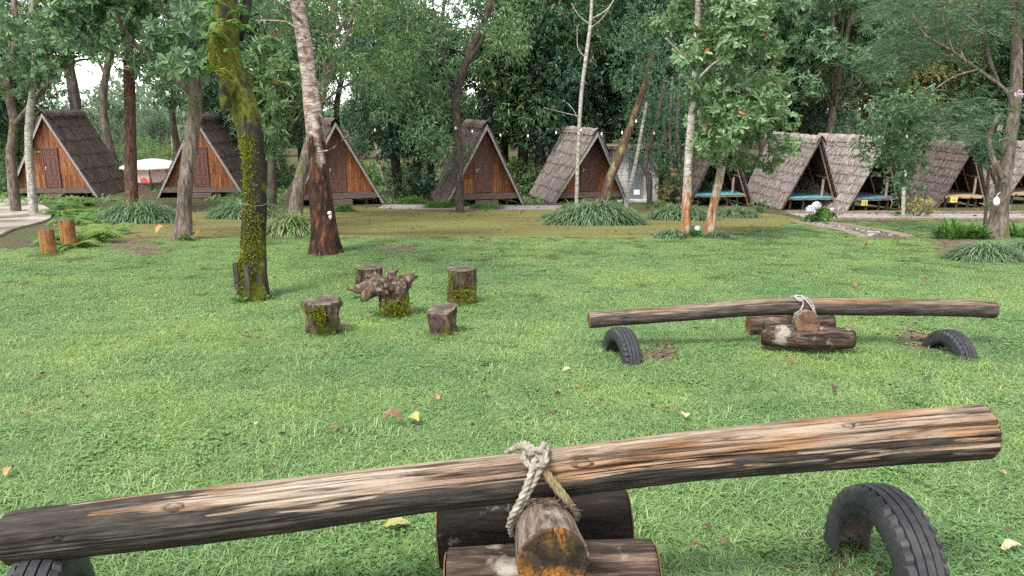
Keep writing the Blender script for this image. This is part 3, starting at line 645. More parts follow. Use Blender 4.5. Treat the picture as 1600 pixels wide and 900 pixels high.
def cabin(x, y, yaw, W, H, L, O, thatch, label, sign=None, seed=0, platform=True, ncourse=6, zb=0.5, thick=.055):
    rng = np.random.default_rng(seed+100)
    t = thing('thatched_cabin', (x, y, gz(x, y)), label, 'cabin', 'thatched A-frame cabins with planked fronts', math.radians(yaw))
    for s in (-1, 1): roof_side(rng, s, W, H, L, O, ncourse, thatch, M['thatch_in'], t, 460, thick)
    ridge(rng, W, H, L, O, thatch, t)
    for s in (-1, 1): barge(W, H, O, t, s)
    yw = 0.22                                        # the planked wall stands back under the roof edge
    hw = lambda z: (W/2)*(1-z/H) - .03
    dw, dh = 0.74, 1.92; dx = 0.0
    wall = MB(); wall.add([(-hw(zb), yw+.05, zb), (hw(zb), yw+.05, zb), (0, yw+.05, H-.08), (-hw(zb), yw+.09, zb), (hw(zb), yw+.09, zb), (0, yw+.09, H-.08)], [np.array([(0,1,2),(5,4,3)]), np.array([(0,3,4,1),(1,4,5,2),(2,5,3,0)])])
    wall = wall.obj('front_wall', M['timber'], t)
    pw = 0.125; n = int(2*hw(zb)/pw)+1
    rows = [zb, zb+0.62, zb+1.22, zb+1.92, H]
    for k in range(n):
        xa = -hw(zb) + k*pw; xb = min(xa+pw-.008, hw(zb))
        for r in range(4):
            z0, z1 = rows[r]+.004, rows[r+1]-.004
            if r < 3 and xb > dx-dw/2 and xa < dx+dw/2:
                if xa < dx-dw/2 - .03: xb_ = dx-dw/2; xa_ = xa
                elif xb > dx+dw/2 + .03: xa_ = dx+dw/2; xb_ = xb
                else: continue
            else: xa_, xb_ = xa, xb
            lim = lambda xx: H*(1 - (abs(xx)+.03)/(W/2))
            za, zc = min(z1, lim(xa_)), min(z1, lim(xb_))
            if max(za, zc) < z0+.03: continue
            za, zc = max(za, z0+.004), max(zc, z0+.004)
            yo = yw + .05 - .022 - rng.uniform(0, .006); yb = yw+.0485
            MB().hexa([(xa_, yo, z0), (xb_, yo, z0), (xb_, yb, z0), (xa_, yb, z0), (xa_, yo, za), (xb_, yo, zc), (xb_, yb, zc), (xa_, yb, za)]).obj('plank', M['plank'], wall)
    # door with its panels
    d = MB().box((dx, yw+.015, zb+dh/2), (dw-.11, .05, dh-.06)).obj('door', M['door'], t)
    fr = MB()
    for sx in (-1, 1): fr.box((dx+sx*(dw/2-.024), yw+.005, zb+dh/2), (.055, .085, dh))
    fr.box((dx, yw+.003, zb+dh-.02), (dw+.03, .09, .06)); fr.obj('door_frame', M['door'], t)
    for (cx, cz, ww, hh) in ((-.13, 1.66, .2, .2), (.13, 1.66, .2, .2), (-.13, 1.02, .2, .86), (.13, 1.02, .2, .86), (-.13, .30, .2, .32), (.13, .30, .2, .32)):
        p = MB(); X0, Z0 = dx+cx, zb+cz
        for (a, b, c_, e) in ((-ww/2, 0, .022, hh), (ww/2, 0, .022, hh)): p.box((X0+a, yw-.017, Z0+b), (c_, .014, e))
        for (b, e) in ((-hh/2, ww-.024), (hh/2, ww-.024)): p.box((X0, yw-.0165, Z0+b), (e, .013, .022))
        p.box((X0, yw-.013, Z0), (ww-.06, .008, hh-.06)); p.obj('panel', M['door'], d)
    hd = MB().box((dx-dw/2+.1, yw-.02, zb+.95), (.035, .02, .16)); hd.box((dx-dw/2+.14, yw-.05, zb+.98), (.11, .02, .025)); hd.box((dx-dw/2+.1, yw-.04, zb+.98), (.022, .04, .022)); hd.obj('handle', M['brass'], d)
    if sign:
        s = MB().box((dx-dw/2-.19, yw+.012, zb+1.74), (.30 if len(sign) > 2 else .19, .02, .17)).obj('number_plate', M['plate_dark'] if len(sign) > 2 else M['yellow'], t)
        V, F = text_arrays(sign, .15 if len(sign) > 2 else .16); V = np.stack([V[:, 0]+dx-dw/2-.19, yw+.0-V[:, 2], V[:, 1]+zb+1.74], 1)
        MB().add(V, F).obj('lettering', M['yellow'] if len(sign) > 2 else M['ink'], s)
    # deck, step and stub posts
    hp = (W/2)*(1-.42/H)
    dk = MB().box((0, L/2+.0, zb-.03), (2*hp-.3, L-.1, .05)).obj('deck', M['timber'], t)
    MB().box((0, .03, zb-.11), (2*hp-.04, .07, .24)).obj('edge_beam', M['timber'], t)
    MB().box((.02*W, -.12, zb-.36), (.95, .26, .20)).obj('step', M['timber'], t)
    for px in (-.8, 0.35, .9):
        for py in (.5, L-.5): MB().box((px*hp*.8, py, (zb-.1)/2-.05), (.12, .12, zb-.06)).obj('stub_post', M['timber'], t)
    rw = MB().add([(-W/2*.98, L-.1, 0.02), (W/2*.98, L-.1, 0.02), (0, L-.1, H*.98), (-W/2*.98, L-.06, 0.02), (W/2*.98, L-.06, 0.02), (0, L-.06, H*.98)], [np.array([(0,1,2),(5,4,3)]), np.array([(0,3,4,1),(1,4,5,2),(2,5,3,0)])])
    rw.obj('rear_wall', M['timber'], t)
    return t

cabin(-22.3, 38.3, 1, 4.38, 4.03, 3.8, 0, M['thatch_brown'], 'thatched cabin behind the concrete pad and ferns, pale bargeboards and a dark number plate', 'A-01', 1, zb=0.45)
cabin(-15.05, 38.2, 2.5, 4.24, 3.86, 3.9, 0, M['thatch_brown'], 'thatched cabin half hidden by the grey leaning trunk and the big mossy trunk', None, 2, zb=0.5)
cabin(-7.27, 33.0, 19, 3.87, 3.45, 3.7, .25, M['thatch_brown'], 'thatched cabin behind the white barked tree, deck and step showing', '03', 3, zb=0.5)
cabin(-1.15, 32.8, 14, 3.42, 3.36, 3.7, .6, M['thatch_mid'], 'thatched cabin with a dark trunk rising before its thatch', '04', 4, zb=0.5)
cabin(3.45, 34.9, 13, 3.45, 3.12, 3.9, .85, M['thatch_pale'], 'pale thatched cabin behind the large strap leaf mound, next to the grey block hut', None, 5, zb=0.45, thick=.075)

def shelter(x, y, yaw, W, H, L, O, thatch, cover, label, tagno=None, seed=0, zb=0.5):
    rng = np.random.default_rng(seed+300)
    t = thing('thatched_shelter', (x, y, gz(x, y)), label, 'shelter', 'open thatched A-frame sleeping shelters', math.radians(yaw))
    for s in (-1, 1):
        r = roof_side(rng, s, W, H, L, O, 8, thatch, M['thatch_in'], t, straws=380, thick=0.075)
        for k in range(4):                           # rafters under the thatch
            yy = .12 + (L-.3)*k/3; S = math.hypot(W/2, H); ins = np.array([-s*H, 0, -W/2])/S*.07
            f0 = np.array([s*W/2*.97, yy, .05])+ins; f1 = np.array([s*.06, yy - (O*.9 if k == 0 else 0), H-.12])+ins
            MB().limb([f0, (f0+f1)/2, f1], [.035, .032, .03], 7, .6, 0.0).obj('rafter', M['pole'], r)
    ridge(rng, W, H, L, O, thatch, t, 120)
    hr = (W/2)*(1-1.25/H)-.08
    MB().limb([(hr, .0, 1.22), (hr, L/2, 1.25), (hr, L-.1, 1.22)], [.035]*3, 7, .8, 0.0).obj('rail', M['pole'], t)
    MB().limb([(-hr, .0, 1.22), (-hr, L/2, 1.25), (-hr, L-.1, 1.22)], [.035]*3, 7, .8, 0.0).obj('rail', M['pole'], t)
    hp = (W/2)*(1-zb/H)
    MB().limb([(hp*.48, .12, zb), (hp*.49, .12, zb+.35), (hp*.5, .12, zb+.68)], [.05, .05, .048], 8, .3, .03).obj('post', M['pole'], t)
    nb = 7
    for k in range(nb):
        ya = .04 + (L-.25)*k/nb; yb = .04 + (L-.25)*(k+1)/nb-.012
        MB().box((0, (ya+yb)/2, zb-.018+rng.uniform(-.004, .004)), (2*hp-.16, yb-ya, .036)).obj('deck_board', M['board'], t)
    MB().box((0, .012, zb-.075), (2*hp-.1, .05, .075)).obj('edge_beam', M['board'] if cover is None else M['pole'], t)
    if cover: 
        c = MB(); n = 12
        for k in range(n):
            xa = -hp*.93 + (1.72*hp)*k/n; xb = -hp*.93 + (1.72*hp)*(k+1)/n
            d = .0 if k % 2 else .004
            c.hexa([(xa, -.03, zb+.004), (xb, -.03, zb+.004), (xb, L-.3, zb+.004), (xa, L-.3, zb+.004), (xa, -.03, zb+.016+d), (xb, -.03, zb+.02-d), (xb, L-.3, zb+.02), (xa, L-.3, zb+.02)])
            c.hexa([(xa, -.034, zb-.035-.02*rng.random()), (xb, -.034, zb-.035-.02*rng.random()), (xb, -.024, zb-.04), (xa, -.024, zb-.04), (xa, -.034, zb+.014), (xb, -.034, zb+.014), (xb, -.024, zb+.014), (xa, -.024, zb+.014)])
        c.obj('floor_sheet', cover, t)
    for (px, py) in ((-.75, .3), (-.2, .3), (.35, .3), (.72, .3), (-.7, L-.5), (0.1, L-.5), (.7, L-.5)):
        MB().limb([(px*hp, py, -.1), (px*hp+.02, py, zb/2), (px*hp, py, zb-.04)], [.06, .055, .055], 8, .3, .03).obj('stub_post', M['timber'], t)
    for k in range(4): MB().limb([(-hp*.8+hp*.55*k, -.10, zb-.075), (-hp*.8+hp*.55*k, L*.5, zb-.075), (-hp*.8+hp*.55*k, L-.4, zb-.075)], [.036]*3, 7, .8, .0).obj('joist', M['timber'], t)
    if tagno:
        s = MB().box((-hp*.55, -.06, zb-.17), (.27, .012, .2)).obj('number_tag', M['yellow'], t)
        V, F = text_arrays(tagno, .17); MB().add(np.stack([V[:, 0]-hp*.55, -.068-V[:, 2], V[:, 1]-.17+zb], 1), F).obj('lettering', M['ink'], s)
    rw = MB().add([(-W/2*.98, L-.1, 0.02), (W/2*.98, L-.1, 0.02), (0, L-.1, H*.98), (-W/2*.98, L-.06, 0.02), (W/2*.98, L-.06, 0.02), (0, L-.06, H*.98)], [np.array([(0,1,2),(5,4,3)]), np.array([(0,3,4,1),(1,4,5,2),(2,5,3,0)])])
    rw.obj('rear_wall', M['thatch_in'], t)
    return t
shelter(8.55, 32.4, 4, 2.7, 3.17, 3.7, .44, M['thatch_mid'], M['teal'], 'open thatched shelter with a turquoise floor, partly behind the two leaning pale trunks', None, 1)
shelter(11.5, 30.3, 2, 2.31, 2.72, 4.5, .45, M['thatch_pale'], M['teal'], 'open pale thatched shelter with a turquoise floor, behind the hydrangea bush', None, 2)
shelter(13.83, 29.9, 18, 2.69, 2.67, 3.5, .3, M['thatch_pale'], M['bluegrey'], 'open thatched shelter with a blue grey floor and yellow tag, behind the thin young tree', '15', 3)
shelter(18.03, 31.4, -2, 2.05, 2.46, 3.1, .28, M['thatch_mid'], None, 'open greyish thatched shelter with a bare board floor and a yellow tag', '16', 4)
shelter(22.3, 33.6, 3, 2.79, 2.5, 3.6, .0, M['thatch_pale'], None, 'open thatched shelter at the end of the row, behind the thick leaning trunk', None, 5)

# grey block hut with a narrow door
b0 = G(992, 319); bh = thing('block_hut', (b0.x+.25, 35.6, gz(0, 36)), 'small grey concrete block hut with a narrow grey door, next to the pale thatched cabin', 'hut', None, math.radians(-4))
wallo = MB().box((.0, 1.0, 1.2), (2.1, 2.0, 2.4)).obj('wall', M['block'], bh)
for r in range(8):
    for k in range(5):
        xa = -1.05 + .44*k - (.22 if r % 2 else 0); xb = xa+.43
        xa, xb = max(xa, -1.05), min(xb, 1.05)
        if xb-xa < .05: continue
        z0 = .02 + r*.295
        segs = [(xa, xb)]
        if z0 < 1.98: segs = [q for q in ((xa, min(xb, -.32)), (max(xa, .36), xb)) if q[1]-q[0] > .04]
        for (a, b) in segs:
            MB().box(((a+b)/2, -.012-.004*((r*7+k*3) % 3), z0+.143), (b-a-.012, .022, .283)).obj('block', M['block'], wallo)
dr = MB().box((.02, -.02, 1.0), (.58, .05, 1.92)).obj('door', M['greydoor'], bh)
fr = MB(); [fr.box((.02+sx*.325, -.03, 1.0), (.06, .09, 2.0)) for sx in (-1, 1)]; fr.box((.02, -.031, 2.0), (.72, .092, .07)); fr.obj('door_frame', M['barge'], bh)
MB().box((.24, -.055, .95), (.03, .03, .12)).obj('handle', M['brass'], dr)
MB().box((.1, -.05, .45), (.26, .012, .22)).obj('notice', M['white'], dr)
MB().box((0, -.25, 0.06), (1.6, .55, .16)).obj('step', M['block'], bh)
rf = MB(); rf.box((0, .85, 2.46), (2.5, 2.6, .06)); rf.box((0, -.42, 2.44), (2.52, .06, .1)); rf.obj('roof', M['sheet'], bh)
MB().box((.9, -.06, 1.55), (.16, .08, .2)).obj('meter_box', M['ink'], bh)

# fairground-like tent far behind
tp = PD(242, 300, 43); tz = gz(0, 43)
tent = thing('marquee', (tp.x, tp.y, tz), 'white roofed marquee with pink and red panels, seen between two trunks', 'marquee'); tent.scale = (.62, .62, .56)
cn = MB(); R = 2.6; n = 10; hh = [(2.05, R*1.08), (2.55, R*.62), (2.75, R*.25), (2.82, 0.02)]
V = [(r*math.cos(q*2*math.pi/n), r*math.sin(q*2*math.pi/n), z) for z, r in hh for q in range(n)]
cn.add(V, np.array([(l*n+q, l*n+(q+1) % n, (l+1)*n+(q+1) % n, (l+1)*n+q) for l in range(3) for q in range(n)])); 
V = [(R*1.08*math.cos(q*2*math.pi/n), R*1.08*math.sin(q*2*math.pi/n), z) for z in (1.95, 2.05) for q in range(n)]
cn.add(V, np.array([(q, (q+1) % n, n+(q+1) % n, n+q) for q in range(n)])); cn.obj('canopy', M['awning'], tent)
for q in range(n):
    a0, a1 = q*2*math.pi/n, (q+1)*2*math.pi/n; r = R*.96
    P0, P1 = np.array([r*math.cos(a0), r*math.sin(a0), 0]), np.array([r*math.cos(a1), r*math.sin(a1), 0]); up = np.array([0, 0, 1.0]); th = np.array([math.cos((a0+a1)/2), math.sin((a0+a1)/2), 0])*.03
    MB().limb([P0*1.02, P0*1.02+up, P0*1.02+up*2.0], [.05]*3, 6, .8, 0).obj('pole', M['timber'], tent)
    MB().hexa([P0+up*.75, P1+up*.75, P1+up*.75-th, P0+up*.75-th, P0+up*1.95, P1+up*1.95, P1+up*1.95-th, P0+up*1.95-th]).obj('side_panel', M['banner'], tent)
    MB().hexa([P0*1.03+up*.62, P1*1.03+up*.62, P1*1.03+up*.62-th, P0*1.03+up*.62-th, P0*1.03+up*.74, P1*1.03+up*.74, P1*1.03+up*.74-th, P0*1.03+up*.74-th]).obj('rail', M['timber'], tent)
MB().limb([(0, 0, 0), (0, 0, .3), (0, 0, .6)], [R*.93]*3, 20, .3, 0).obj('base', M['timber'], tent)

# ---------------------------------------------------------------- trees
def clump_cloud(rng, clumps, ntw, k, L, W, style='alt', mb=None, tw=0.35, fat=False, droop=.12):
    mb = mb or MB()
    for (c, r) in clumps:
        c = np.array(c); n = max(3, int(ntw*r*r))
        d = nrm(rng.normal(0, 1, (n, 3))*[1, 1, .8]); rr = r*rng.uniform(.35, 1.05, n)**.55
        P = c + d*rr[:, None]*[1, 1, .75]
        T = nrm(d + [0, 0, .25] + rng.normal(0, .45, (n, 3)))
        if style == 'rosette':
            # leaves whorled round each twig tip
            ref = nrm(rng.normal(0, 1, (n, 3))); A = nrm(np.cross(T, ref)); B = np.cross(T, A)
            for q in range(k):
                a = 2*math.pi*q/k + rng.uniform(-.3, .3, n); e = rng.uniform(.05, .75, n)
                D = (A*np.cos(a)[:, None] + B*np.sin(a)[:, None])*np.cos(e)[:, None] + T*np.sin(e)[:, None]
                N = T*np.cos(e)[:, None] - (A*np.cos(a)[:, None] + B*np.sin(a)[:, None])*np.sin(e)[:, None]
                ln = L*rng.uniform(.65, 1.2, n)
                mb.add(*leaf_quads(P, D - [0, 0, .18], N, ln, W*ln/L, .18, droop, rng.random(n), fat=fat))
        elif style == 'feather':
            T[:, 2] *= .25; T = nrm(T); S = nrm(np.cross(T, [0, 0, 1.0]) + rng.normal(0, .08, (n, 3)))
            for q in range(k):
                t = (q//2 + .5)/(k/2); sg = 1 if q % 2 else -1
                D = S*sg + T*.5 + [0, 0, -.12]; Q = P + T*(tw*t) - np.array([0, 0, 1.0])*tw*.35*t*t
                ln = L*(1-.55*t)*rng.uniform(.8, 1.2, n)
                mb.add(*leaf_quads(Q, D, np.broadcast_to([0, 0, 1.0], D.shape) + rng.normal(0, .25, D.shape), ln, W, .1, .15, rng.random(n)))
        else:
            for q in range(k):
                t = rng.uniform(.0, 1, n); D = nrm(T*.7 + rng.normal(0, .75, (n, 3)) + [0, 0, -.55 if style == 'hang' else -.2])
                Q = P + T*(tw*t)[:, None]; N = nrm(np.array([0, 0, 1.0]) + rng.normal(0, .55, (n, 3)))
                ln = L*rng.uniform(.6, 1.25, n)
                mb.add(*leaf_quads(Q, D, N, ln, W*ln/L, .22, droop, rng.random(n), fat=fat))
    return mb

def shell_clumps(rng, c, R, n, r0, r1, zmin=-.7):
    out = []
    while len(out) < n:
        d = rng.normal(0, 1, 3); d /= np.linalg.norm(d)
        if d[2] < zmin: continue
        out.append((np.array(c) + d*np.array(R)*rng.uniform(.45, 1.0), rng.uniform(r0, r1)))
    return out

# --- woodland behind the cabins: six kinds of crown, each built once and copied tree by tree
def bg_tree_proto(seed, style, mat, bark, zc, R, ncl, r0, r1, ntw, k, L, W, H=9.0, tr=.22, low=-.7, fat=False, tw=.4):
    rng = np.random.default_rng(seed)
    root = bpy.data.objects.new('woodland_tree', None); COL.objects.link(root)
    bend = rng.normal(0, .25, (4, 2)); tp_ = [(bend[q][0]*q*.5, bend[q][1]*q*.5, -.2 + (zc+1.5)*q/3) for q in range(4)]
    cl = shell_clumps(rng, (tp_[2][0], tp_[2][1], zc), R, ncl, r0, r1, low)
    tb = MB().limb(tp_, [tr*1.35, tr, tr*.8, tr*.45], 10, .35, .10, seed)
    for (c, r) in cl[:max(8, ncl//3)]:
        z0 = rng.uniform(.35, .8); s = np.array(tp_[1])*(1-z0) + np.array(tp_[2])*z0; md = (s+c)/2 + [0, 0, -.25]
        tb.limb([s, md, c], [tr*.36, tr*.22, .025], 6, .5, .05, seed)
    tb.obj('trunk', M[bark], root, True)
    clump_cloud(rng, cl, ntw, k, L, W, style, tw=tw, fat=fat).obj('crown', mat, root)
    return root
PROTO = {
 'dark':  bg_tree_proto(11, 'alt', M['leaf_dark'], 'bark_dark', 7.2, (3.4, 3.0, 4.9), 66, .8, 1.5, 52, 6, .26, .10, tr=.24, low=-.95),
 'mango': bg_tree_proto(12, 'hang', M['leaf_mango'], 'bark_dark', 7.0, (3.6, 3.2, 5.0), 70, .7, 1.4, 50, 7, .31, .078, tr=.24, low=-.95),
 'mid':   bg_tree_proto(13, 'rosette', M['leaf_mid'], 'bark_grey', 7.6, (3.4, 3.2, 4.4), 58, .7, 1.3, 28, 8, .33, .105, tr=.2, low=-.8),
 'open':  bg_tree_proto(14, 'alt', M['leaf_mid'], 'bark_grey', 8.6, (3.4, 3.2, 3.8), 42, .6, 1.1, 40, 6, .24, .085, tr=.16, low=-.6),
 'ochre': bg_tree_proto(15, 'hang', M['leaf_ochre'], 'bark_grey', 7.4, (3.4, 3.2, 4.6), 60, .7, 1.3, 38, 7, .29, .09, tr=.2, low=-.8),
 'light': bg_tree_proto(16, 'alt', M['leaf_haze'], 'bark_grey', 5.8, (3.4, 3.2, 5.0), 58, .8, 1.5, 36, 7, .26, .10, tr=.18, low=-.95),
}
used_proto = set()
def woodland(kind, px, d, sc, label, dz=0.0, rz=None, lean=0.0):
    p = PD(px, 235, d); x, y = p.x, p.y
    if kind in used_proto: o = dup(PROTO[kind])
    else: o = PROTO[kind]; used_proto.add(kind)
    o.location = (x, y, gz(x, y) + dz); o.scale = (sc, sc, sc); o.rotation_euler = (lean, 0, px*.37 if rz is None else rz)
    tag(o, label, 'tree', 'woodland trees behind the cabins'); return o
WOOD = [ # kind, column in the photograph, distance, size, label
 ('dark', -60, 42, 1.0, 'dark leafy tree beyond the cabin by the concrete pad, at the edge of the wood'),
 ('mango', 30, 45, .85, 'bushy tree rising behind the cabin with the dark number plate'),
 ('open', 122, 45, 1.75, 'thin crowned tree whose trunk stands directly over the ridge of the cabin by the pad'),
 ('open', 184, 43, 1.3, 'dark trunked tree next to the reddish straight trunk, behind the first two cabins'),
 ('open', 285, 50, 1.2, 'open crowned tree behind the white roofed marquee'),
 ('mid', 330, 44, .9, 'rosette leaved tree behind the cabin that the mossy trunk hides'),
 ('dark', 408, 42, .9, 'dark tree filling the gap between the mossy trunk and the white barked tree'),
 ('mango', 470, 48, .9, 'narrow leaved tree over the back of the cabin with the white barked tree'),
 ('dark', 622, 37, .8, 'dark tree with the thickest straight trunk of the group between two cabins'),
 ('dark', 648, 39, .78, 'dark tree with a slimmer trunk right beside the thick straight one'),
 ('mango', 672, 41, .72, 'bushy narrow leaved tree over the thatch of the cabin with the dark trunk'),
 ('open', 540, 50, 1.2, 'thin open tree over the misty clearing between two cabins'),
 ('mango', 815, 41, 1.05, 'drooping narrow leaved tree with yellowish tips by the leafless sapling'),
 ('dark', 845, 40, .95, 'dark tree with a black trunk behind the leafless sapling'),
 ('mango', 905, 45, 1.1, 'drooping narrow leaved tree above the pale thatched cabin'),
 ('dark', 985, 42, 1.0, 'dark glossy tree over the grey block hut'),
 ('ochre', 950, 50, 1.15, 'tree with ochre young leaves high above the pale thatched cabin'),
 ('dark', 1045, 40, .9, 'very dark tree behind the pale trunk with large rosette leaves'),
 ('mango', 1120, 44, 1.0, 'narrow leaved tree hidden behind the large rosette crown'),
 ('mid', 1195, 41, .95, 'rosette leaved tree over the turquoise floored shelters'),
 ('mid', 1290, 40, 1.0, 'big pale rosette leaved tree above the ridge of the shelter by the hydrangea'),
 ('dark', 1235, 47, .95, 'dark tree deep behind the shelters, under the pale rosette crown'),
 ('ochre', 1395, 47, 1.05, 'ochre flushed tree behind the thin young tree'),
 ('mid', 1350, 50, 1.15, 'tall green tree standing far behind the blue grey floored shelter'),
 ('ochre', 1490, 52, 1.2, 'yellowish tree seen through the feathery branches'),
 ('mango', 1560, 46, 1.0, 'green tree behind the thick leaning trunk at the end of the row'),
 ('light', 1450, 60, 1.4, 'pale far tree behind the greyish shelter'),
 ('dark', 1640, 42, 1.0, 'dark tree beyond the last shelter'),
 ('dark', 792, 45, .8, 'dark leafy tree just beyond the cabin with the dark trunk'),
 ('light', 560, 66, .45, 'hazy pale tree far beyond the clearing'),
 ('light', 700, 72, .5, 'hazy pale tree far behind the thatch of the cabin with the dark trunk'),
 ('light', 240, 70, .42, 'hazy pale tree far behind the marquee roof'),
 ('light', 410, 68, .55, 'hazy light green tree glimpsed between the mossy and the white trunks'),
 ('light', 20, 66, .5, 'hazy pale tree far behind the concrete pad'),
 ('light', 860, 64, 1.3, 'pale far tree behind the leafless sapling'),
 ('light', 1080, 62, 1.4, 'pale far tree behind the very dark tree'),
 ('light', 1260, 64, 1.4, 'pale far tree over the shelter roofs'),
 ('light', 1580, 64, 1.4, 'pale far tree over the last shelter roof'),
]
for a in WOOD: woodland(*a)

# --- the trees in front of and beside the cabins
def pxpath(pts, d0, d1=None):
    n = len(pts); return [np.array(PD(p[0], p[1], d0 + ((d1 if d1 else d0)-d0)*k/(n-1))) for k, p in enumerate(pts)]
def near_tree(name, label, pts, widths, bark, d=None, d1=None, seg=16, step=.11, rough=.10, limbs=(), crown=None, seed=0, flare=0.0, group=None, fn=None, base_py=None, cat='tree'):
    """trunk through the pixels pts at the depth of its foot; widths in pixels there"""
    g = G(*pts[0]); d = d or depth_of(g)
    P = pxpath(pts, d, d1); R = [w_*.43*d/FOC for w_ in widths]
    P[0] = np.array((P[0][0], P[0][1], gz(P[0][0], P[0][1]) - .12))
    base = np.array((P[0][0], P[0][1], gz(P[0][0], P[0][1])))
    if pts[-1][1] < 0:
        up = P[-1]-P[-2]; up = up/np.linalg.norm(up); P += [P[-1]+up*1.2+np.array([0, .1, .4]), P[-1]+up*2.2+np.array([.2, .2, 1.2])]; R += [R[-1]*.8, R[-1]*.4]
    root = thing(name, base, label, cat, group)
    def fl(rad, PP, ang, D):
        if flare:
            h = PP[:, 2] - PP[0, 2]; k = np.exp(-h/.22)[:, None]*flare
            lobes = 1 + .55*np.sin(ang*3 + seed)[None, :] + .35*np.sin(ang*5 + seed*2)[None, :]
            rad = rad*(1 + k*lobes)
        return fn(rad, PP, ang, D) if fn else rad
    tb = MB().limb([p-base for p in P], R, seg, step, rough, seed+1, 3.0, True, fl)
    for (lp, lw, ld0, ld1) in limbs:
        LP = pxpath(lp, ld0 or d, ld1 or d); tb.limb([p-base for p in LP], [w_*.42*d/FOC for w_ in lw], 8, .14, rough*.8, seed+3)
    tr = tb.obj('trunk', M[bark], root, True)
    if crown:
        for (cl, style, mat, ntw, k, L, W, kw) in crown:
            rng = np.random.default_rng(seed+50)
            C = [(np.array(PD(a, b, dd)) - base, r) for (a, b, dd, r) in cl]
            clump_cloud(rng, C, ntw, k, L, W, style, **kw).obj('crown', M[mat], root)
    return root, base, tr

def grid_clumps(seed, x0, x1, y0, y1, d0, d1, n, r0, r1, keep=None):
    r = random.Random(seed); out = []
    while len(out) < n:
        x, y = r.uniform(x0, x1), r.uniform(y0, y1)
        if keep and not keep(x, y): continue
        out.append((x, y, r.uniform(d0, d1), r.uniform(r0, r1)))
    return out

# far left pair
near_tree('slender_tree', 'dark leaning trunk with twisted limbs beside the concrete pad, in front of the first cabin', [(20, 296), (17, 250), (22, 190), (12, 130), (25, 60), (20, -20)], [20, 17, 15, 14, 12, 10], 'bark_grey', d=29, seed=1,
          limbs=[([(18, 200), (60, 150), (110, 100), (150, 92)], [10, 7, 5, 3], 29, 27), ([(20, 150), (-30, 110), (-60, 80)], [9, 6, 4], 29, 28)],
          crown=[(grid_clumps(1, -40, 150, -60, 150, 25, 31, 44, .45, .8, lambda x, y: not (95 < x and y > 95)), 'rosette', 'leaf_mid', 52, 8, .26, .085, {})])
near_tree('pale_barked_tree', 'pale ringed trunk standing close before the first cabin wall', [(47, 292), (45, 240), (46, 190), (50, 150), (55, 90), (50, 20), (52, -30)], [15, 13, 13, 12, 11, 10, 9], 'bark_pale_plain', d=28, seed=2,
          crown=[(grid_clumps(2, 20, 190, -60, 100, 24, 29, 24, .4, .7), 'alt', 'leaf_mango', 90, 8, .2, .06, {})])
near_tree('straight_tree', 'straight reddish brown trunk rising out of a strap leaf mound between two cabins', [(205, 318), (204, 250), (203, 170), (201, 90), (200, 20), (200, -40)], [24, 21, 20, 19, 18, 17], 'bark_red', d=29, seed=3, rough=.05,
          limbs=[([(203, 95), (165, 75), (120, 70), (60, 65)], [8, 6, 4, 3], 29, 28), ([(202, 60), (240, 20), (260, -20)], [8, 6, 4], 29, 29)],
          crown=[(grid_clumps(3, 60, 320, -70, 120, 25, 31, 46, .4, .75, lambda x, y: not (105 < x < 180 and y > 80)), 'rosette', 'leaf_mid', 52, 8, .27, .085, {})])
near_tree('leaning_tree', 'grey brown trunk leaning over the lawn edge before the second cabin, forked above', [(284, 377), (287, 330), (292, 270), (300, 210), (305, 150), (307, 90), (312, 20), (314, -40)], [36, 27, 25, 26, 24, 20, 19, 18], 'bark_grey', seed=4, seg=18, step=.09, flare=.25,
          limbs=[([(300, 145), (262, 110), (225, 82), (190, 40), (170, -20)], [16, 13, 11, 8, 6], 14.4, 14.0), ([(307, 60), (275, 40), (250, 5), (235, -40)], [11, 8, 6, 5], 14.4, 14.2)],
          crown=[(grid_clumps(4, 110, 345, -60, 110, 12.6, 15.6, 40, .2, .42, lambda x, y: y < 60 or x > 215), 'rosette', 'leaf_mid', 190, 8, .19, .062, dict(fat=True))])

# big mossy tree
def moss_fn(rad, P, ang, D): return rad*(1 + .06*np.sin(ang*4+1.0)[None, :])
mt, mb_, mtr = near_tree('mossy_tree', 'big dark trunk with bright yellow green moss, a wire round it, on the lawn', [(397, 468), (395, 425), (396, 370), (398, 300), (396, 240), (385, 180), (362, 125), (350, 80), (352, 30), (348, -40)], [56, 45, 43, 41, 42, 45, 48, 48, 42, 38], 'bark_moss', seed=5, seg=28, step=.05, rough=.10, flare=.25, fn=moss_fn,
          limbs=[([(362, 130), (350, 150), (349, 172)], [26, 22, 8], 8.5, 8.4), ([(372, 60), (384, 20), (390, -40)], [22, 18, 15], 8.8, 8.9)],
          crown=[(grid_clumps(5, 240, 470, -430, -190, 7.9, 9.6, 26, .3, .5), 'rosette', 'leaf_mid', 90, 8, .17, .058, {})])
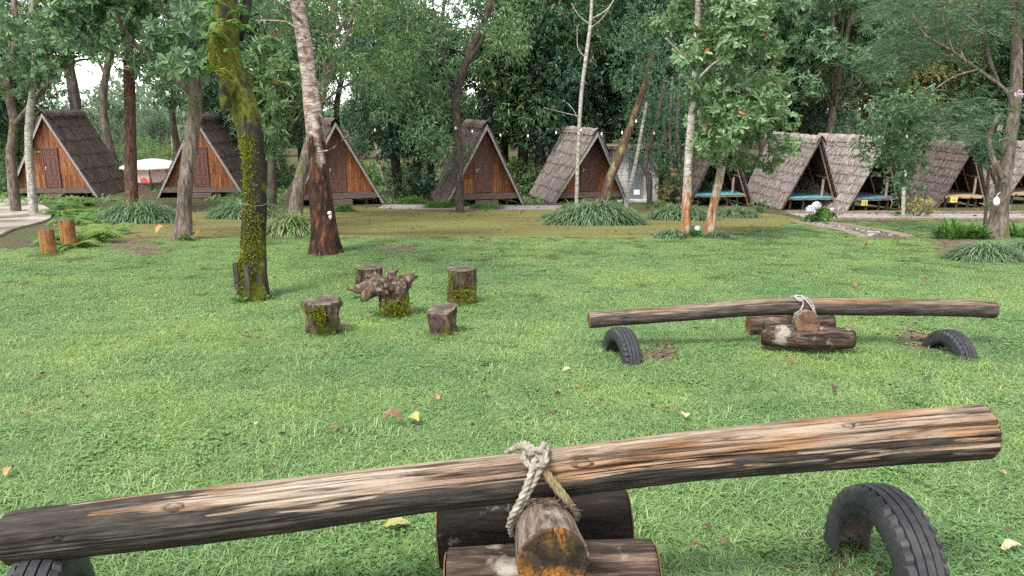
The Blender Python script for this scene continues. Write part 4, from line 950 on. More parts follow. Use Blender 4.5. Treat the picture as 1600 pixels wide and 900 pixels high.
# moss cushions: tiny tufts standing on the bark
rng = np.random.default_rng(7); md = depth_of(Vector(mb_)); mm = MB()
me = mtr.data; nv = len(me.vertices); co = np.zeros(nv*3); me.vertices.foreach_get('co', co); co = co.reshape(-1, 3); no = np.zeros(nv*3); me.vertices.foreach_get('normal', no); no = no.reshape(-1, 3)
for h_ in np.arange(-.2, 6, .05):                        # outward directions from the middle of each slice
    q_ = (co[:, 2] >= h_) & (co[:, 2] < h_+.05)
    if q_.any(): no[q_] = nrm((co[q_]-co[q_].mean(0))*[1, 1, 0.001])
keep = np.array([noise.noise(Vector(c)*2.1+Vector((3, 1, 7))) + .35*noise.noise(Vector(c)*6) + (.32 if (n_[1] < .2 and -.75 < n_[0] < .35) else -.25) + (.85 if .40 < c[2] < 1.75 and n_[1] < -.25 and -.72 < n_[0] < .62 + .5*noise.noise(Vector(c)*5) else 0) > .36 for c, n_ in zip(co, no)])
idx = np.where(keep)[0]; idx = np.repeat(idx, 24)
P = co[idx] + rng.normal(0, .018, (len(idx), 3)); Nn = no[idx]; D = nrm(Nn*.45 + rng.normal(0, .8, P.shape))
mm.add(*leaf_quads(P - Nn*.006, D, nrm(np.cross(D, rng.normal(0, 1, P.shape))), rng.uniform(.012, .032, len(P)), .013, .2, .1, rng.random(len(P))))
mo = mm.obj('moss', M['moss_tuft'], mt); mo['kind'] = 'stuff'
wz = PD(396, 318, md); ring = [np.array([wz.x - mb_[0] + math.cos(a)*.142, wz.y - mb_[1] + math.sin(a)*.142, wz.z - mb_[2] + .012*math.sin(a*2)]) for a in np.linspace(0, 2*math.pi, 25)]
MB().limb(ring, [.003]*25, 6, .05, 0).obj('wire', M['barge'], mt)
for (dx_, dy_, h_) in ((-.165, -.03, .30), (.0, -.185, .30)):
    MB().box((dx_, dy_, h_*.5+.12), (.05, .03, h_)).obj('bark_slab', M['bark_dark'], mt)

# white barked tree with a burnt looking foot
near_tree('white_barked_tree', 'white flaking trunk with a red brown and black foot, leaning on the lawn edge', [(508, 397), (506, 350), (501, 300), (498, 260), (494, 215), (486, 150), (477, 80), (465, 10), (458, -40)], [56, 46, 40, 33, 33, 29, 27, 26, 25], 'bark_white', seed=6, seg=22, step=.06, rough=.09, flare=.35,
          limbs=[([(473, 36), (455, 18), (435, 2), (410, -25)], [6, 5, 4, 3], 12, 11.6), ([(497, 238), (520, 232), (545, 210)], [4, 3, 2.2], 12.2, 11.6), ([(478, 60), (450, 35), (400, 32)], [4, 3, 2], 12, 12.4)],
          crown=[(grid_clumps(6, 360, 540, -330, -130, 11.2, 13.2, 26, .35, .6), 'alt', 'leaf_mid', 90, 8, .16, .055, {})])
fp = PD(515, 335, 11.75); wf = MB()
for (a, b, s_) in ((0, .02, .028), (.008, -.03, .022), (.012, -.055, .014)):
    wf.limb([np.array((fp.x+a-.0, fp.y+.03, fp.z+b)), np.array((fp.x+a, fp.y-.01, fp.z+b)), np.array((fp.x+a, fp.y-.05, fp.z+b-.005))], [s_, s_*1.1, s_*.4], 8, .02, .05, 3)
tag(wf.obj('bracket_fungus', M['fungus'], None, True), 'small cream bracket fungus on the dark foot of the white barked tree', 'fungus')

near_tree('forked_tree', 'grey green spotted trunk leaning behind the white barked tree, dark forks above', [(458, 328), (468, 285), (480, 240), (492, 190), (505, 140), (515, 90), (520, 30), (524, -40)], [27, 22, 20, 17, 16, 15, 13, 12], 'bark_grey', d=25, seed=7, flare=.3,
          limbs=[([(500, 150), (525, 100), (548, 40), (560, -30)], [10, 8, 7, 6], 25, 25), ([(518, 70), (545, 20), (570, -10)], [9, 7, 5], 25, 24.5), ([(498, 165), (530, 140), (556, 125)], [5, 4, 2.5], 25, 24)],
          crown=[(grid_clumps(7, 430, 650, -70, 130, 21, 27, 38, .35, .65, lambda x, y: not (510 < x < 560 and 10 < y < 40)), 'alt', 'leaf_mango', 120, 8, .16, .05, {})])
near_tree('drooping_tree', 'dark trunk with drooping long leaves between the mossy and the white barked tree', [(424, 302), (425, 250), (430, 190), (432, 120), (428, 40), (430, -40)], [16, 15, 14, 13, 12, 11], 'bark_dark', d=27, seed=8,
          crown=[(grid_clumps(8, 385, 475, 55, 235, 18.5, 22, 24, .25, .42), 'rosette', 'leaf_rosette', 120, 8, .28, .075, dict(droop=.3)), (grid_clumps(9, 300, 480, -70, 50, 19, 26, 18, .35, .6), 'alt', 'leaf_mid', 90, 8, .2, .065, {})])
near_tree('curving_tree', 'dark trunk curving up before the thatch of a cabin, forked high', [(718, 318), (717, 260), (715, 210), (712, 165), (722, 115), (740, 70), (756, 35), (772, -10), (780, -50)], [15, 14, 15, 15, 14, 13, 12, 11, 10], 'bark_dark', d=29, seed=9,
          limbs=[([(728, 102), (752, 65), (757, 35), (748, 18)], [10, 8, 8, 6], 29, 28.5), ([(712, 160), (695, 110), (690, 40), (700, -30)], [9, 8, 7, 5], 29, 29), ([(733, 90), (700, 75), (655, 90), (640, 145)], [5, 4, 3, 2], 29, 28)],
          crown=[(grid_clumps(10, 560, 715, 95, 240, 27, 33, 34, .4, .7, lambda x, y: not (x < 620 and y > 190)), 'alt', 'leaf_mid', 78, 8, .22, .085, {}), (grid_clumps(11, 560, 800, -60, 75, 26, 31, 44, .4, .75, lambda x, y: not (725 < x < 775 and y > 10)), 'hang', 'leaf_mango', 80, 8, .2, .055, {})])
near_tree('leafless_sapling', 'tall thin pale sapling with bare twigs, before the pale thatched cabin', [(901, 316), (902, 270), (905, 200), (909, 140), (917, 80), (923, 30), (926, -40)], [8, 7, 7, 7, 7, 6, 5], 'bark_pale_plain', d=30, seed=10, seg=8, rough=.03,
          limbs=[([(921, 45), (940, 30), (955, 8)], [2.5, 2, 1.2], 30, 29.5), ([(922, 38), (905, 25), (893, 5)], [2.5, 2, 1.2], 30, 30), ([(923, 30), (948, 15), (965, -10)], [2.5, 2, 1.2], 30, 30.3), ([(906, 182), (880, 176), (850, 168)], [2, 1.5, 1], 30, 29.5), ([(905, 190), (895, 170), (885, 160)], [2, 1.4, 1], 30, 30), ([(915, 90), (903, 75), (902, 40)], [2, 1.5, 1], 30, 30)])
near_tree('leaning_trunk_tree', 'brown lichen spotted trunk leaning hard across the pale thatched cabin and the block hut', [(942, 322), (950, 290), (965, 250), (980, 210), (993, 175), (1008, 130), (1020, 80)], [17, 17, 16, 14, 12, 11, 9], 'bark_lichen', d=27.5, seed=11,
          crown=[(grid_clumps(12, 975, 1060, 30, 130, 26, 29, 12, .35, .6), 'alt', 'leaf_dark', 90, 8, .18, .06, {})])
near_tree('small_leaning_tree', 'slim pale trunk with ring scars leaning across the door of the block hut', [(976, 322), (982, 300), (990, 270), (997, 235), (1003, 200), (1010, 160)], [8, 8, 7, 6, 6, 5], 'bark_pale_plain', d=28.5, seed=12, seg=9,
          crown=[(grid_clumps(13, 990, 1045, 130, 215, 28, 31, 8, .25, .45), 'alt', 'leaf_dark', 90, 7, .14, .05, {})])
near_tree('crooked_tree', 'crooked black trunk at the corner of the block hut', [(1016, 316), (1014, 280), (1008, 265), (1010, 242), (1022, 205), (1030, 170), (1040, 120)], [12, 11, 10, 9, 8, 7, 6], 'bark_dark', d=31, seed=13, seg=9,
          crown=[(grid_clumps(14, 1010, 1090, 60, 200, 31, 35, 12, .4, .7), 'alt', 'leaf_dark', 90, 8, .16, .055, {})])

ros = grid_clumps(15, 1030, 1215, -60, 245, 13.2, 16.4, 58, .24, .42, lambda x, y: (abs(x-1105)/(95 if y < 120 else 100))**2 + ((y-90)/175)**2 < 1 and not (x < 1085 and y > 130) and not (x < 1110 and y > 190))
near_tree('rosette_leaved_tree', 'straight pale trunk with rusty foot and a crown of large glossy leaf rosettes', [(1071, 371), (1073, 310), (1076, 250), (1081, 190), (1086, 130), (1088, 60), (1092, -30)], [18, 16, 16, 15, 14, 11, 8], 'bark_pale', seed=14, seg=16, step=.09, flare=.15,
          limbs=[([(1086, 130), (1115, 100), (1150, 80)], [7, 5, 3], 14.6, 14), ([(1087, 110), (1060, 80), (1040, 60)], [6, 4, 3], 14.6, 14.2)],
          crown=[(ros, 'rosette', 'leaf_rosette', 165, 8, .16, .068, dict(fat=True))])
near_tree('leaning_pale_tree', 'pale rusty trunk leaning away from the straight pale trunk, over the hydrangea tuft', [(1106, 371), (1113, 330), (1122, 290), (1129, 255), (1140, 210), (1160, 150)], [17, 16, 15, 14, 11, 7], 'bark_pale', seed=15, seg=16, step=.09, flare=.15,
          crown=[(grid_clumps(16, 1120, 1235, 120, 262, 14, 17, 20, .22, .38, lambda x, y: (x-1120) > (250-y)*-.1), 'rosette', 'leaf_rosette', 165, 8, .155, .066, dict(fat=True))])
near_tree('young_tree', 'thin young tree with a pale stem before the blue grey floored shelter', [(1411, 342), (1412, 300), (1415, 250), (1417, 205), (1415, 165), (1420, 140)], [7, 6.5, 6, 5, 4, 3], 'bark_pale_plain', seed=16, seg=9, step=.12,
          crown=[(grid_clumps(17, 1362, 1440, 140, 262, 20.5, 22.5, 24, .22, .4, lambda x, y: (abs(x-1400)/45)**2 + ((y-195)/70)**2 < 1), 'alt', 'leaf_mid', 120, 7, .17, .085, dict(fat=True))])
feather = grid_clumps(18, 1375, 1610, -60, 130, 14, 19, 64, .3, .55, lambda x, y: not (1480 < x and 60 < y < 130) and not (x > 1400 and y > 105 and x < 1480)) + grid_clumps(19, 1455, 1570, 150, 215, 14, 17, 16, .25, .4)
near_tree('feathery_tree', 'thick leaning trunk with feathery blue green sprays and bare dark branches', [(1556, 372), (1563, 330), (1570, 280), (1578, 220), (1586, 150), (1588, 80), (1584, 0), (1582, -40)], [42, 27, 23, 22, 21, 20, 18, 16], 'bark_grey', seed=17, seg=20, step=.08, flare=.3,
          limbs=[([(1582, 175), (1575, 145), (1530, 110), (1480, 75), (1445, 55), (1425, 20)], [8, 7, 6, 5, 4, 3], 14.4, 14.2), ([(1560, 130), (1545, 90), (1535, 40), (1530, -30)], [8, 8, 9, 9], 15, 15), ([(1530, 108), (1490, 120), (1460, 140)], [4, 3, 2], 14.3, 14), ([(1575, 60), (1550, 55), (1505, 20)], [6, 5, 3], 14.4, 14.5), ([(1490, 82), (1478, 45), (1470, 10)], [3, 2.5, 1.5], 14.2, 14.6), ([(1510, 98), (1502, 70), (1540, 45)], [3, 2.2, 1.5], 14.2, 14.6), ([(1567, 280), (1552, 250), (1545, 215), (1560, 180)], [14, 12, 10, 8], 14.8, 15)],
          crown=[(feather, 'feather', 'leaf_feather', 230, 12, .12, .022, dict(tw=.3))])
near_tree('frangipani_tree', 'slim stem with a few large dark paddle leaves beside the thick leaning trunk', [(1541, 340), (1543, 300), (1545, 260), (1546, 225), (1548, 200)], [7, 6, 6, 5, 4], 'bark_grey', d=18, seed=18, seg=8,
          limbs=[([(1545, 262), (1556, 285), (1560, 310), (1557, 338)], [8, 8, 8, 9], 18, 18.2)],
          crown=[([(1535, 235, 17.8, .22), (1552, 228, 18, .25), (1542, 250, 17.7, .2)], 'rosette', 'leaf_dark', 90, 6, .32, .15, dict(fat=True))])
for q, (px, py, dd) in enumerate(((1593, 146, 14.2), (1562, 200, 17.6))):
    rng = np.random.default_rng(q+80); c = np.array(PD(px, py, dd)); P = c + rng.normal(0, .024, (70, 3))
    mbq = MB().add(*leaf_quads(P, rng.normal(0, 1, P.shape), rng.normal(0, 1, P.shape), .045, .035, .2, .1, rng.random(70)))
    mbq.limb([c + [.06, .02, .02], c, c + [-.03, 0, -.02]], [.004, .004, .003], 5, .03, 0)
    tag(mbq.obj('flower_cluster', M['petal_pink']), ('pink flower spray hanging against the thick leaning trunk' if q == 0 else 'pale flower spray above the paddle leaves'), 'flowers')
# white bag hung on the trunk
bp = PD(1557, 314, depth_of(G(1556, 372)) - .25); bgm = MB()
bgm.limb([np.array(bp)+[.005, .02, .075], np.array(bp)+[0, 0, .03], np.array(bp)+[-.002, -.01, -.04], np.array(bp)+[-.004, 0, -.085]], [.012, .055, .06, .03], 12, .02, .08, 4)
bgm.limb([np.array(bp)+[.005, .02, .07], np.array(bp)+[.03, .03, .13], np.array(bp)+[.09, .06, .16]], [.004, .004, .004], 5, .03, 0)
tag(bgm.obj('plastic_bag', M['white'], None, True), 'small white plastic bag tied to the thick leaning trunk', 'bag')

# trunks in the dark thicket between the block hut and the open shelters
for k, (px, top, dd, wd, lab) in enumerate(((1048, 120, 34, 8, 'thin dark thicket trunk next to the crooked black trunk'), (1060, 110, 35, 10, 'thicket trunk with grey lichen behind the straight pale trunk'), (1040, 150, 36, 7, 'thin thicket trunk farthest back beside the block hut'))):
    near_tree('thicket_tree', lab, [(px, 318), (px+2, 260), (px-2, 200), (px+3, top)], [wd, wd*.9, wd*.8, wd*.6], 'bark_grey', d=dd, seed=30+k, seg=8,
              crown=[(grid_clumps(40+k, px-50, px+60, 150, 290, dd-2, dd+2, 16, .4, .75), 'alt', 'leaf_dark', 62, 7, .16, .055, {})])

# far thin pale trunks in the clearing
for k, (px, lean, dd, lab) in enumerate(((600, -25, 46, 'thin pale trunk leaning in the misty clearing'), (616, 2, 50, 'thin upright pale trunk in the misty clearing, next to the thick dark trunk'), (592, 4, 56, 'very thin pale trunk deep in the misty clearing'), (268, 3, 58, 'pale trunk beyond the marquee'), (440, -4, 52, 'pale trunk far behind the leaning spotted trunk'))):
    near_tree('thin_tree', lab, [(px, 292), (px+lean*.4, 240), (px+lean*.8, 190), (px+lean, 120)], [6, 5, 4, 3], 'bark_pale_plain', d=dd, seed=60+k, seg=7,
              crown=[(grid_clumps(60+k, px+lean-40, px+lean+40, 90, 180, dd-2, dd+2, 7, .5, .9), 'alt', 'leaf_haze', 26, 6, .2, .07, {})])

# string of bulbs between the trunks
cpts = [PD(560, 196, 28), PD(586, 201, 28), PD(650, 206, 28.3), PD(712, 198, 28.6), PD(738, 203, 28.6), PD(782, 209, 28), PD(825, 210, 28), PD(869, 205, 28), PD(908, 201, 29), PD(940, 207, 27.5), PD(972, 205, 27), PD(994, 187, 27.2), PD(1004, 195, 28), PD(1022, 206, 30)]
slo = thing('string_light', cpts[0], 'string of small white bulbs strung between trunks before the cabins', 'string light')
MB().limb([np.array(p - cpts[0]) for p in cpts], [.007]*len(cpts), 5, .4, 0).obj('cord', M['ink'], slo)
for k, p in enumerate(cpts[1:]):
    q = np.array(p - cpts[0]); MB().limb([q+[0, -.02, -.0], q+[0, -.02, -.05], q+[0, -.02, -.085], q+[0, -.02, -.11]], [.014, .028, .03, .010], 8, .03, 0).obj('bulb', M['white'], slo, True)

# ---------------------------------------------------------------- undergrowth, bushes, mounds
def strap_mound(name, seed, px, py, wpx, hpx, mat, n, label, Lf=.5, W=.028, group='strap leaf mounds', arch=1.0):
    rng = np.random.default_rng(seed); g = G(px, py); d = depth_of(g); rx, h = wpx*.5*d/FOC, hpx*d/FOC
    root = thing(name, g, label, 'plant', group)
    if arch > .7: n = int(n*2.8); W *= .55
    a = rng.uniform(0, 2*math.pi, n); r = np.sqrt(rng.random(n)); X = np.cos(a)*r*rx*.85; Y = np.sin(a)*r*rx*.55 + rx*.3
    Z = hz(g.x+X, g.y+Y) - g.z + h*.62*(1-r*r)*rng.random(n)
    P = np.stack([X, Y, Z], 1); D = np.stack([np.cos(a)*(.3+.6*r)+rng.normal(0, .45, n), np.sin(a)*(.3+.6*r)+rng.normal(0, .45, n), rng.uniform(.7, 1.6, n)], 1)
    MB().add(*strap_leaves(P, D, h*rng.uniform(.5, 1.05, n)*(.9+Lf*.3), W*rng.uniform(.7, 1.3, n), rng, arch)).obj('leaves', M[mat], root)
    return root
strap_mound('strap_leaf_mound', 1, 208, 349, 125, 42, 'strap', 1100, 'strap leaf mound around the foot of the straight reddish trunk', W=.036)
strap_mound('strap_leaf_mound', 2, 385, 341, 125, 36, 'strap', 1100, 'strap leaf mound before the step of the half hidden second cabin', W=.036)
strap_mound('strap_leaf_mound', 3, 455, 367, 78, 42, 'strap_pale', 420, 'yellow edged strap leaf mound behind the white barked tree', W=.035)
strap_mound('strap_leaf_mound', 4, 932, 352, 140, 44, 'strap', 1600, 'largest strap leaf mound, round the leaning trunk before the pale thatched cabin', W=.036)
strap_mound('strap_leaf_mound', 5, 873, 346, 55, 22, 'strap', 420, 'low strap leaf tuft at the edge of the largest mound, by the gravel', W=.03)
strap_mound('strap_leaf_mound', 6, 1068, 344, 105, 30, 'strap', 900, 'strap leaf mound behind the straight pale trunk', W=.034)
strap_mound('strap_leaf_mound', 7, 1150, 340, 75, 22, 'strap', 500, 'low strap leaf mound below the shelter with the pale leaning trunk', W=.034)
strap_mound('strap_leaf_mound', 8, 1052, 373, 50, 18, 'strap', 420, 'small strap leaf tuft at the foot of the straight pale trunk', W=.022)
strap_mound('strap_leaf_mound', 9, 1122, 373, 40, 14, 'strap', 320, 'small strap leaf tuft at the foot of the leaning pale trunk', W=.022)
strap_mound('strap_leaf_mound', 10, 1548, 408, 105, 34, 'strap', 1100, 'strap leaf mound before the thick leaning trunk', W=.02)
strap_mound('strap_leaf_mound', 11, 1622, 402, 90, 34, 'strap', 800, 'strap leaf mound cut by the picture edge, beside the thick leaning trunk', W=.02)
strap_mound('strap_leaf_mound', 13, 385, 312, 60, 22, 'strap', 300, 'strap leaf tuft against the wall of the half hidden cabin', W=.034)
strap_mound('sword_leaf_plant', 12, 1490, 374, 52, 34, 'weed', 190, 'upright sword leaved plant on the lawn near the stone path', W=.03, group='sword leaved plants', arch=.35)
strap_mound('sword_leaf_plant', 14, 1527, 374, 40, 24, 'weed', 130, 'shorter sword leaved plant between the tall one and the thick leaning trunk', W=.03, group='sword leaved plants', arch=.35)
strap_mound('sword_leaf_plant', 15, 1592, 372, 40, 24, 'weed', 130, 'sword leaved plant just beyond the thick leaning trunk', W=.03, group='sword leaved plants', arch=.35)
for k, (px, py, wd, hh, lab) in enumerate(((640, 318, 45, 14, 'grass tuft at the foot of the bare slope beside a cabin'), (712, 323, 40, 14, 'grass tuft under the curving dark trunk'), (760, 327, 60, 12, 'grass tuft before the step of the cabin with the dark trunk'), (683, 325, 45, 14, 'grass tuft at the low corner of the thatch by the curving trunk'), (537, 331, 26, 16, 'grass tuft beside the white barked tree and a cabin step'))):
    strap_mound('grass_tuft', 20+k, px, py, wd, hh, 'weed', 420, lab, W=.014, group='rough grass tufts by the cabins', arch=.8)

# ferns
def frond(rng, L, n=11):
    """one arching frond in the x direction with paired leaflets"""
    t = np.linspace(.12, 1, n); e0 = rng.uniform(.5, 1.1); P, Dv = [], []
    x, z = 0., 0.; last = 0
    for q in t:
        e = e0 - 1.5*q; x += math.cos(e)*(q-last)*L; z += math.sin(e)*(q-last)*L; last = q; P.append((x, 0, z)); Dv.append((math.cos(e), 0, math.sin(e)))
    P, Dv = np.array(P), np.array(Dv); w_ = L*.26*np.sin(np.clip(1.15-t, 0, 1)*math.pi*.62)+.01
    return P, Dv, w_
def fern(root_name, seed, pos, R, nf, label, mat='fern', group='ferns', top=None):
    rng = np.random.default_rng(seed); root = thing(root_name, pos, label, 'fern', group); mb = MB()
    for q in range(nf):
        L = R*rng.uniform(.7, 1.2); P, Dv, w_ = frond(rng, L); az = rng.uniform(0, 2*math.pi); c, s = math.cos(az), math.sin(az)
        Rz = np.array([[c, -s, 0], [s, c, 0], [0, 0, 1.]]); P = P @ Rz.T + rng.normal(0, R*.12, 3)*[1, 1, .1]; Dv = Dv @ Rz.T; S = np.array([-s, c, 0]); rr = rng.random()
        for sg in (-1, 1): mb.add(*leaf_quads(P, S*sg + Dv*.5 + [0, 0, -.1], np.cross(Dv, S) * -1 + rng.normal(0, .1, P.shape), w_, w_*.34+.004, .1, .15, np.full(len(P), rr)))
    mb.obj('fronds', M[mat], root); return root
rg = random.Random(31)
fern_spots = [(70, 312), (92, 308), (115, 316), (95, 322), (130, 322), (118, 332), (142, 334), (100, 336), (126, 346), (150, 350), (108, 352), (138, 362), (160, 372), (120, 372), (95, 378), (40, 303), (15, 300), (86, 300), (128, 380), (60, 304), (145, 372), (175, 366), (112, 388), (148, 345), (108, 326)]
FERN_AT = ['under the pale ringed trunk', 'against the first cabin wall, the farthest up the bank', 'below the door of the first cabin', 'just above the curve of the concrete pad', 'at the corner of the first cabin deck', 'halfway down the bank, under the cabin deck', 'halfway down the bank toward the strap leaf mound', 'on the rim of the concrete pad at its curve', 'in the middle of the bank above the log posts', 'at the edge of the strap leaf mound', 'directly above the taller log post', 'between the strap leaf mound and the log posts', 'at the end of the bank by the mossy path', 'just behind the taller log post', 'between the two log posts', 'at the foot of the dark leaning trunk', 'by the picture edge behind the concrete pad', 'close under the pale ringed trunk foot', 'beside the taller log post on its path side', 'between the dark leaning trunk and the pale one', 'low in the bank by the bare earth', 'nearest to the mossy path', 'lowest, in front of the taller log post', 'next to the strap leaf mound, higher up', 'on the pad rim below the cabin door']
for k, (px, py) in enumerate(fern_spots): fern('fern', 300+k, G(px, py), rg.uniform(.55, .85)*(1 if py < 350 else .8), 22, 'bright fern ' + FERN_AT[k], group='ferns around the concrete pad')
for k, (px, py, dd) in enumerate(((340, 35, 8.35), (336, 8, 8.35), (374, 20, 8.4), (352, 38, 8.3), (372, 45, 8.35), (362, 78, 8.28), (340, 110, 8.3), (334, 55, 8.4))):
    labs = ['long fern spray on the mossy trunk where it turns upright', 'highest pale fern on the mossy trunk', 'fern on the fork of the mossy trunk', 'fern hanging in front of the mossy trunk', 'small fern beside the fork of the mossy trunk', 'single pale fern leaf on the front of the mossy trunk', 'fern tuft low under the bulge of the mossy trunk', 'fern sticking out sideways from the mossy trunk']
    fern('fern', 400+k, PD(px, py, dd), .17 if k != 5 else .10, 7 if k != 5 else 3, labs[k], group='ferns growing on the mossy trunk')

def bush(name, seed, px, py, wpx, hpx, mat, style, label, L=.12, W=.05, dens=240, k=7, d=None, group='bushes', flowers=None, fat=False):
    rng = np.random.default_rng(seed); g = G(px, py)
    if d: p = PD(px, py, d); g = Vector((p.x, p.y, gz(p.x, p.y)))
    dd = depth_of(g); rx, h = wpx*.5*dd/FOC, hpx*dd/FOC
    root = thing(name, g, label, 'bush', group); cl = []; n = max(5, int(9*rx/max(h, .2)))
    st = MB()
    for q in range(n):
        a = rng.uniform(0, 6.28); r = math.sqrt(rng.random()); c = np.array([math.cos(a)*r*rx*.75, math.sin(a)*r*rx*.6, h*rng.uniform(.25, .8)*(1.1-.5*r)]); cl.append((c, h*rng.uniform(.26, .42)))
        st.limb([(c[0]*.2, c[1]*.2, -.05), (c[0]*.7, c[1]*.7, c[2]*.5), tuple(c)], [.018, .012, .006], 5, .2, 0)
    st.obj('stems', M['bark_dark'], root)
    clump_cloud(rng, cl, dens, k, L, W, style, tw=min(.3, h*.3), fat=fat).obj('foliage', M[mat], root)
    if flowers:
        for (fx, fy, fr) in flowers:
            c = np.array(PD(fx, fy, dd-rx*.75)) - np.array(g); N = 150; dv = nrm(rng.normal(0, 1, (N, 3))); P = c + dv*fr*[1, 1, .85]
            MB().add(*leaf_quads(P, np.cross(dv, rng.normal(0, 1, dv.shape)), dv, fr*.42, fr*.36, .1, .1, rng.random(N), fat=True)).obj('flower_head', M['petal'], root)
    return root
bush('hydrangea', 1, 1283, 348, 46, 24, 'weed', 'rosette', 'hydrangea bush with pale lilac flower heads at the start of the stone path', .13, .07, 420, 7, fat=True, group='hydrangeas', flowers=[(1266, 327, .13), (1276, 321, .13), (1270, 331, .09), (1300, 327, .06)])
bush('hydrangea', 2, 1084, 371, 26, 18, 'weed', 'rosette', 'small hydrangea with one white flower head between the two pale trunks', .10, .055, 900, 7, fat=True, group='hydrangeas', flowers=[(1090, 357, .055)])
US = [ # px, py(ground), width, height, depth, material, label
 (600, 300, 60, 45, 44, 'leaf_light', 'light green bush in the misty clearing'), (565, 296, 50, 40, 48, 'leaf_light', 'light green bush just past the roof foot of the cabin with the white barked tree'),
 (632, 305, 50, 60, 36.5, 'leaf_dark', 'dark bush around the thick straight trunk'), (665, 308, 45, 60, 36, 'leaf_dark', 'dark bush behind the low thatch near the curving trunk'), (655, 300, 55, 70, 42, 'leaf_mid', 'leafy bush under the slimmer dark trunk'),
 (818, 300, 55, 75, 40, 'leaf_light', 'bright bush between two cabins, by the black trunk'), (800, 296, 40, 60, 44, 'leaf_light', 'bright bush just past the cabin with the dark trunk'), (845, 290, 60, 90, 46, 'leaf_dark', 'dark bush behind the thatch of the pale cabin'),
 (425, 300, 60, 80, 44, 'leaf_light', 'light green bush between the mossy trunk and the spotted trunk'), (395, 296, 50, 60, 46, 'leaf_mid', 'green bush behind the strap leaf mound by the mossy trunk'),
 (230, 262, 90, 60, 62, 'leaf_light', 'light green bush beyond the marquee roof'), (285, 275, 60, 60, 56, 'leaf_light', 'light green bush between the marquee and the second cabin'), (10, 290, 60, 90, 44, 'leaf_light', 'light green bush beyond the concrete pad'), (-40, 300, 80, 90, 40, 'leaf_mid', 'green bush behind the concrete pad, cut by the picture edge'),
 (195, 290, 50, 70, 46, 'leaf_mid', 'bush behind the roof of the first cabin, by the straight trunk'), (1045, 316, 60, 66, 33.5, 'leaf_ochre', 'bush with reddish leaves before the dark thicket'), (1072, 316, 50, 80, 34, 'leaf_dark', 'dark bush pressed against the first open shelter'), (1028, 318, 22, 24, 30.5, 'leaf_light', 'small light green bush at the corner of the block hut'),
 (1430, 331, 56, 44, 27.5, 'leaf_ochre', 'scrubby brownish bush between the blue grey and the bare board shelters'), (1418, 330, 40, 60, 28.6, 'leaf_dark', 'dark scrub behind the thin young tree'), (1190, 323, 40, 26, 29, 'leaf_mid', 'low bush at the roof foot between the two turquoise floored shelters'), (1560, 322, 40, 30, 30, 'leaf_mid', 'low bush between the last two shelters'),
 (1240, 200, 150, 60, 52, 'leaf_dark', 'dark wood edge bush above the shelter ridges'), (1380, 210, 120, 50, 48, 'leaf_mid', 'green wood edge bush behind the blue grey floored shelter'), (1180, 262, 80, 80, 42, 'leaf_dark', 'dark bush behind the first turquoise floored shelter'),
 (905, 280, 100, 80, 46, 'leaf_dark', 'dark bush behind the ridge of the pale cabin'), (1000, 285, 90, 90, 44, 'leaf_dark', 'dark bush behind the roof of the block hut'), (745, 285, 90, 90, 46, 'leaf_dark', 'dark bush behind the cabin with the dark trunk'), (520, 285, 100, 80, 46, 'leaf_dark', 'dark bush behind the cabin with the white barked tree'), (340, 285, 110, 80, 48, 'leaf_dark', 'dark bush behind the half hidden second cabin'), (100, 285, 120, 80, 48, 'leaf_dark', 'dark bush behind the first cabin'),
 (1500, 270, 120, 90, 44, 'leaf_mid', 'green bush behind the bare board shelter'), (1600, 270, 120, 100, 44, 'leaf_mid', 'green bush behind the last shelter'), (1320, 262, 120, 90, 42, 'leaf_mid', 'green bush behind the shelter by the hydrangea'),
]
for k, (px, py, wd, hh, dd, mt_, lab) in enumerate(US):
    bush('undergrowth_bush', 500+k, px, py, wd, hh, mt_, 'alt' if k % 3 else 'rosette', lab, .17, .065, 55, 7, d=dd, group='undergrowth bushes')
rng = np.random.default_rng(99)                        # the far wood reads as one mass
fw = MB(); cl = []
for k in range(420):
    x = rng.uniform(-75, 75); y = rng.uniform(78, 105); top = 3.6 + 1.6*math.sin(x*.13) + (7.0 if x > 8 else 0) + 2*rng.random()
    cl.append(((x, y, gz(x, y) + max(1.2, top)*rng.random()), rng.uniform(1.3, 2.4)))
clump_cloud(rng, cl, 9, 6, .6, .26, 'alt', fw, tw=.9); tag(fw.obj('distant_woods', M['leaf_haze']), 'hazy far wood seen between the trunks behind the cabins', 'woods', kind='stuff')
ug = MB(); P = []                                      # low growth on the woodland floor
n = 9000; x = rng.uniform(-40, 40, n); y = rng.uniform(34, 62, n); P = np.stack([x, y, hz(x, y)], 1); keepv = np.array([noise.noise(Vector((a*.22, b*.22, 5))) > -.05 for a, b in zip(x, y)]); P = P[keepv]
for q in range(3): ug.add(*strap_leaves(P + rng.normal(0, .12, P.shape)*[1, 1, 0], np.stack([rng.normal(0, .6, len(P)), rng.normal(0, .6, len(P)), rng.uniform(.5, 1.4, len(P))], 1), rng.uniform(.3, .75, len(P)), .07, rng, 1.0, 3))
tag(ug.obj('undergrowth', M['leaf_light']), 'low leafy growth on the woodland floor behind the cabins', 'undergrowth', kind='stuff')

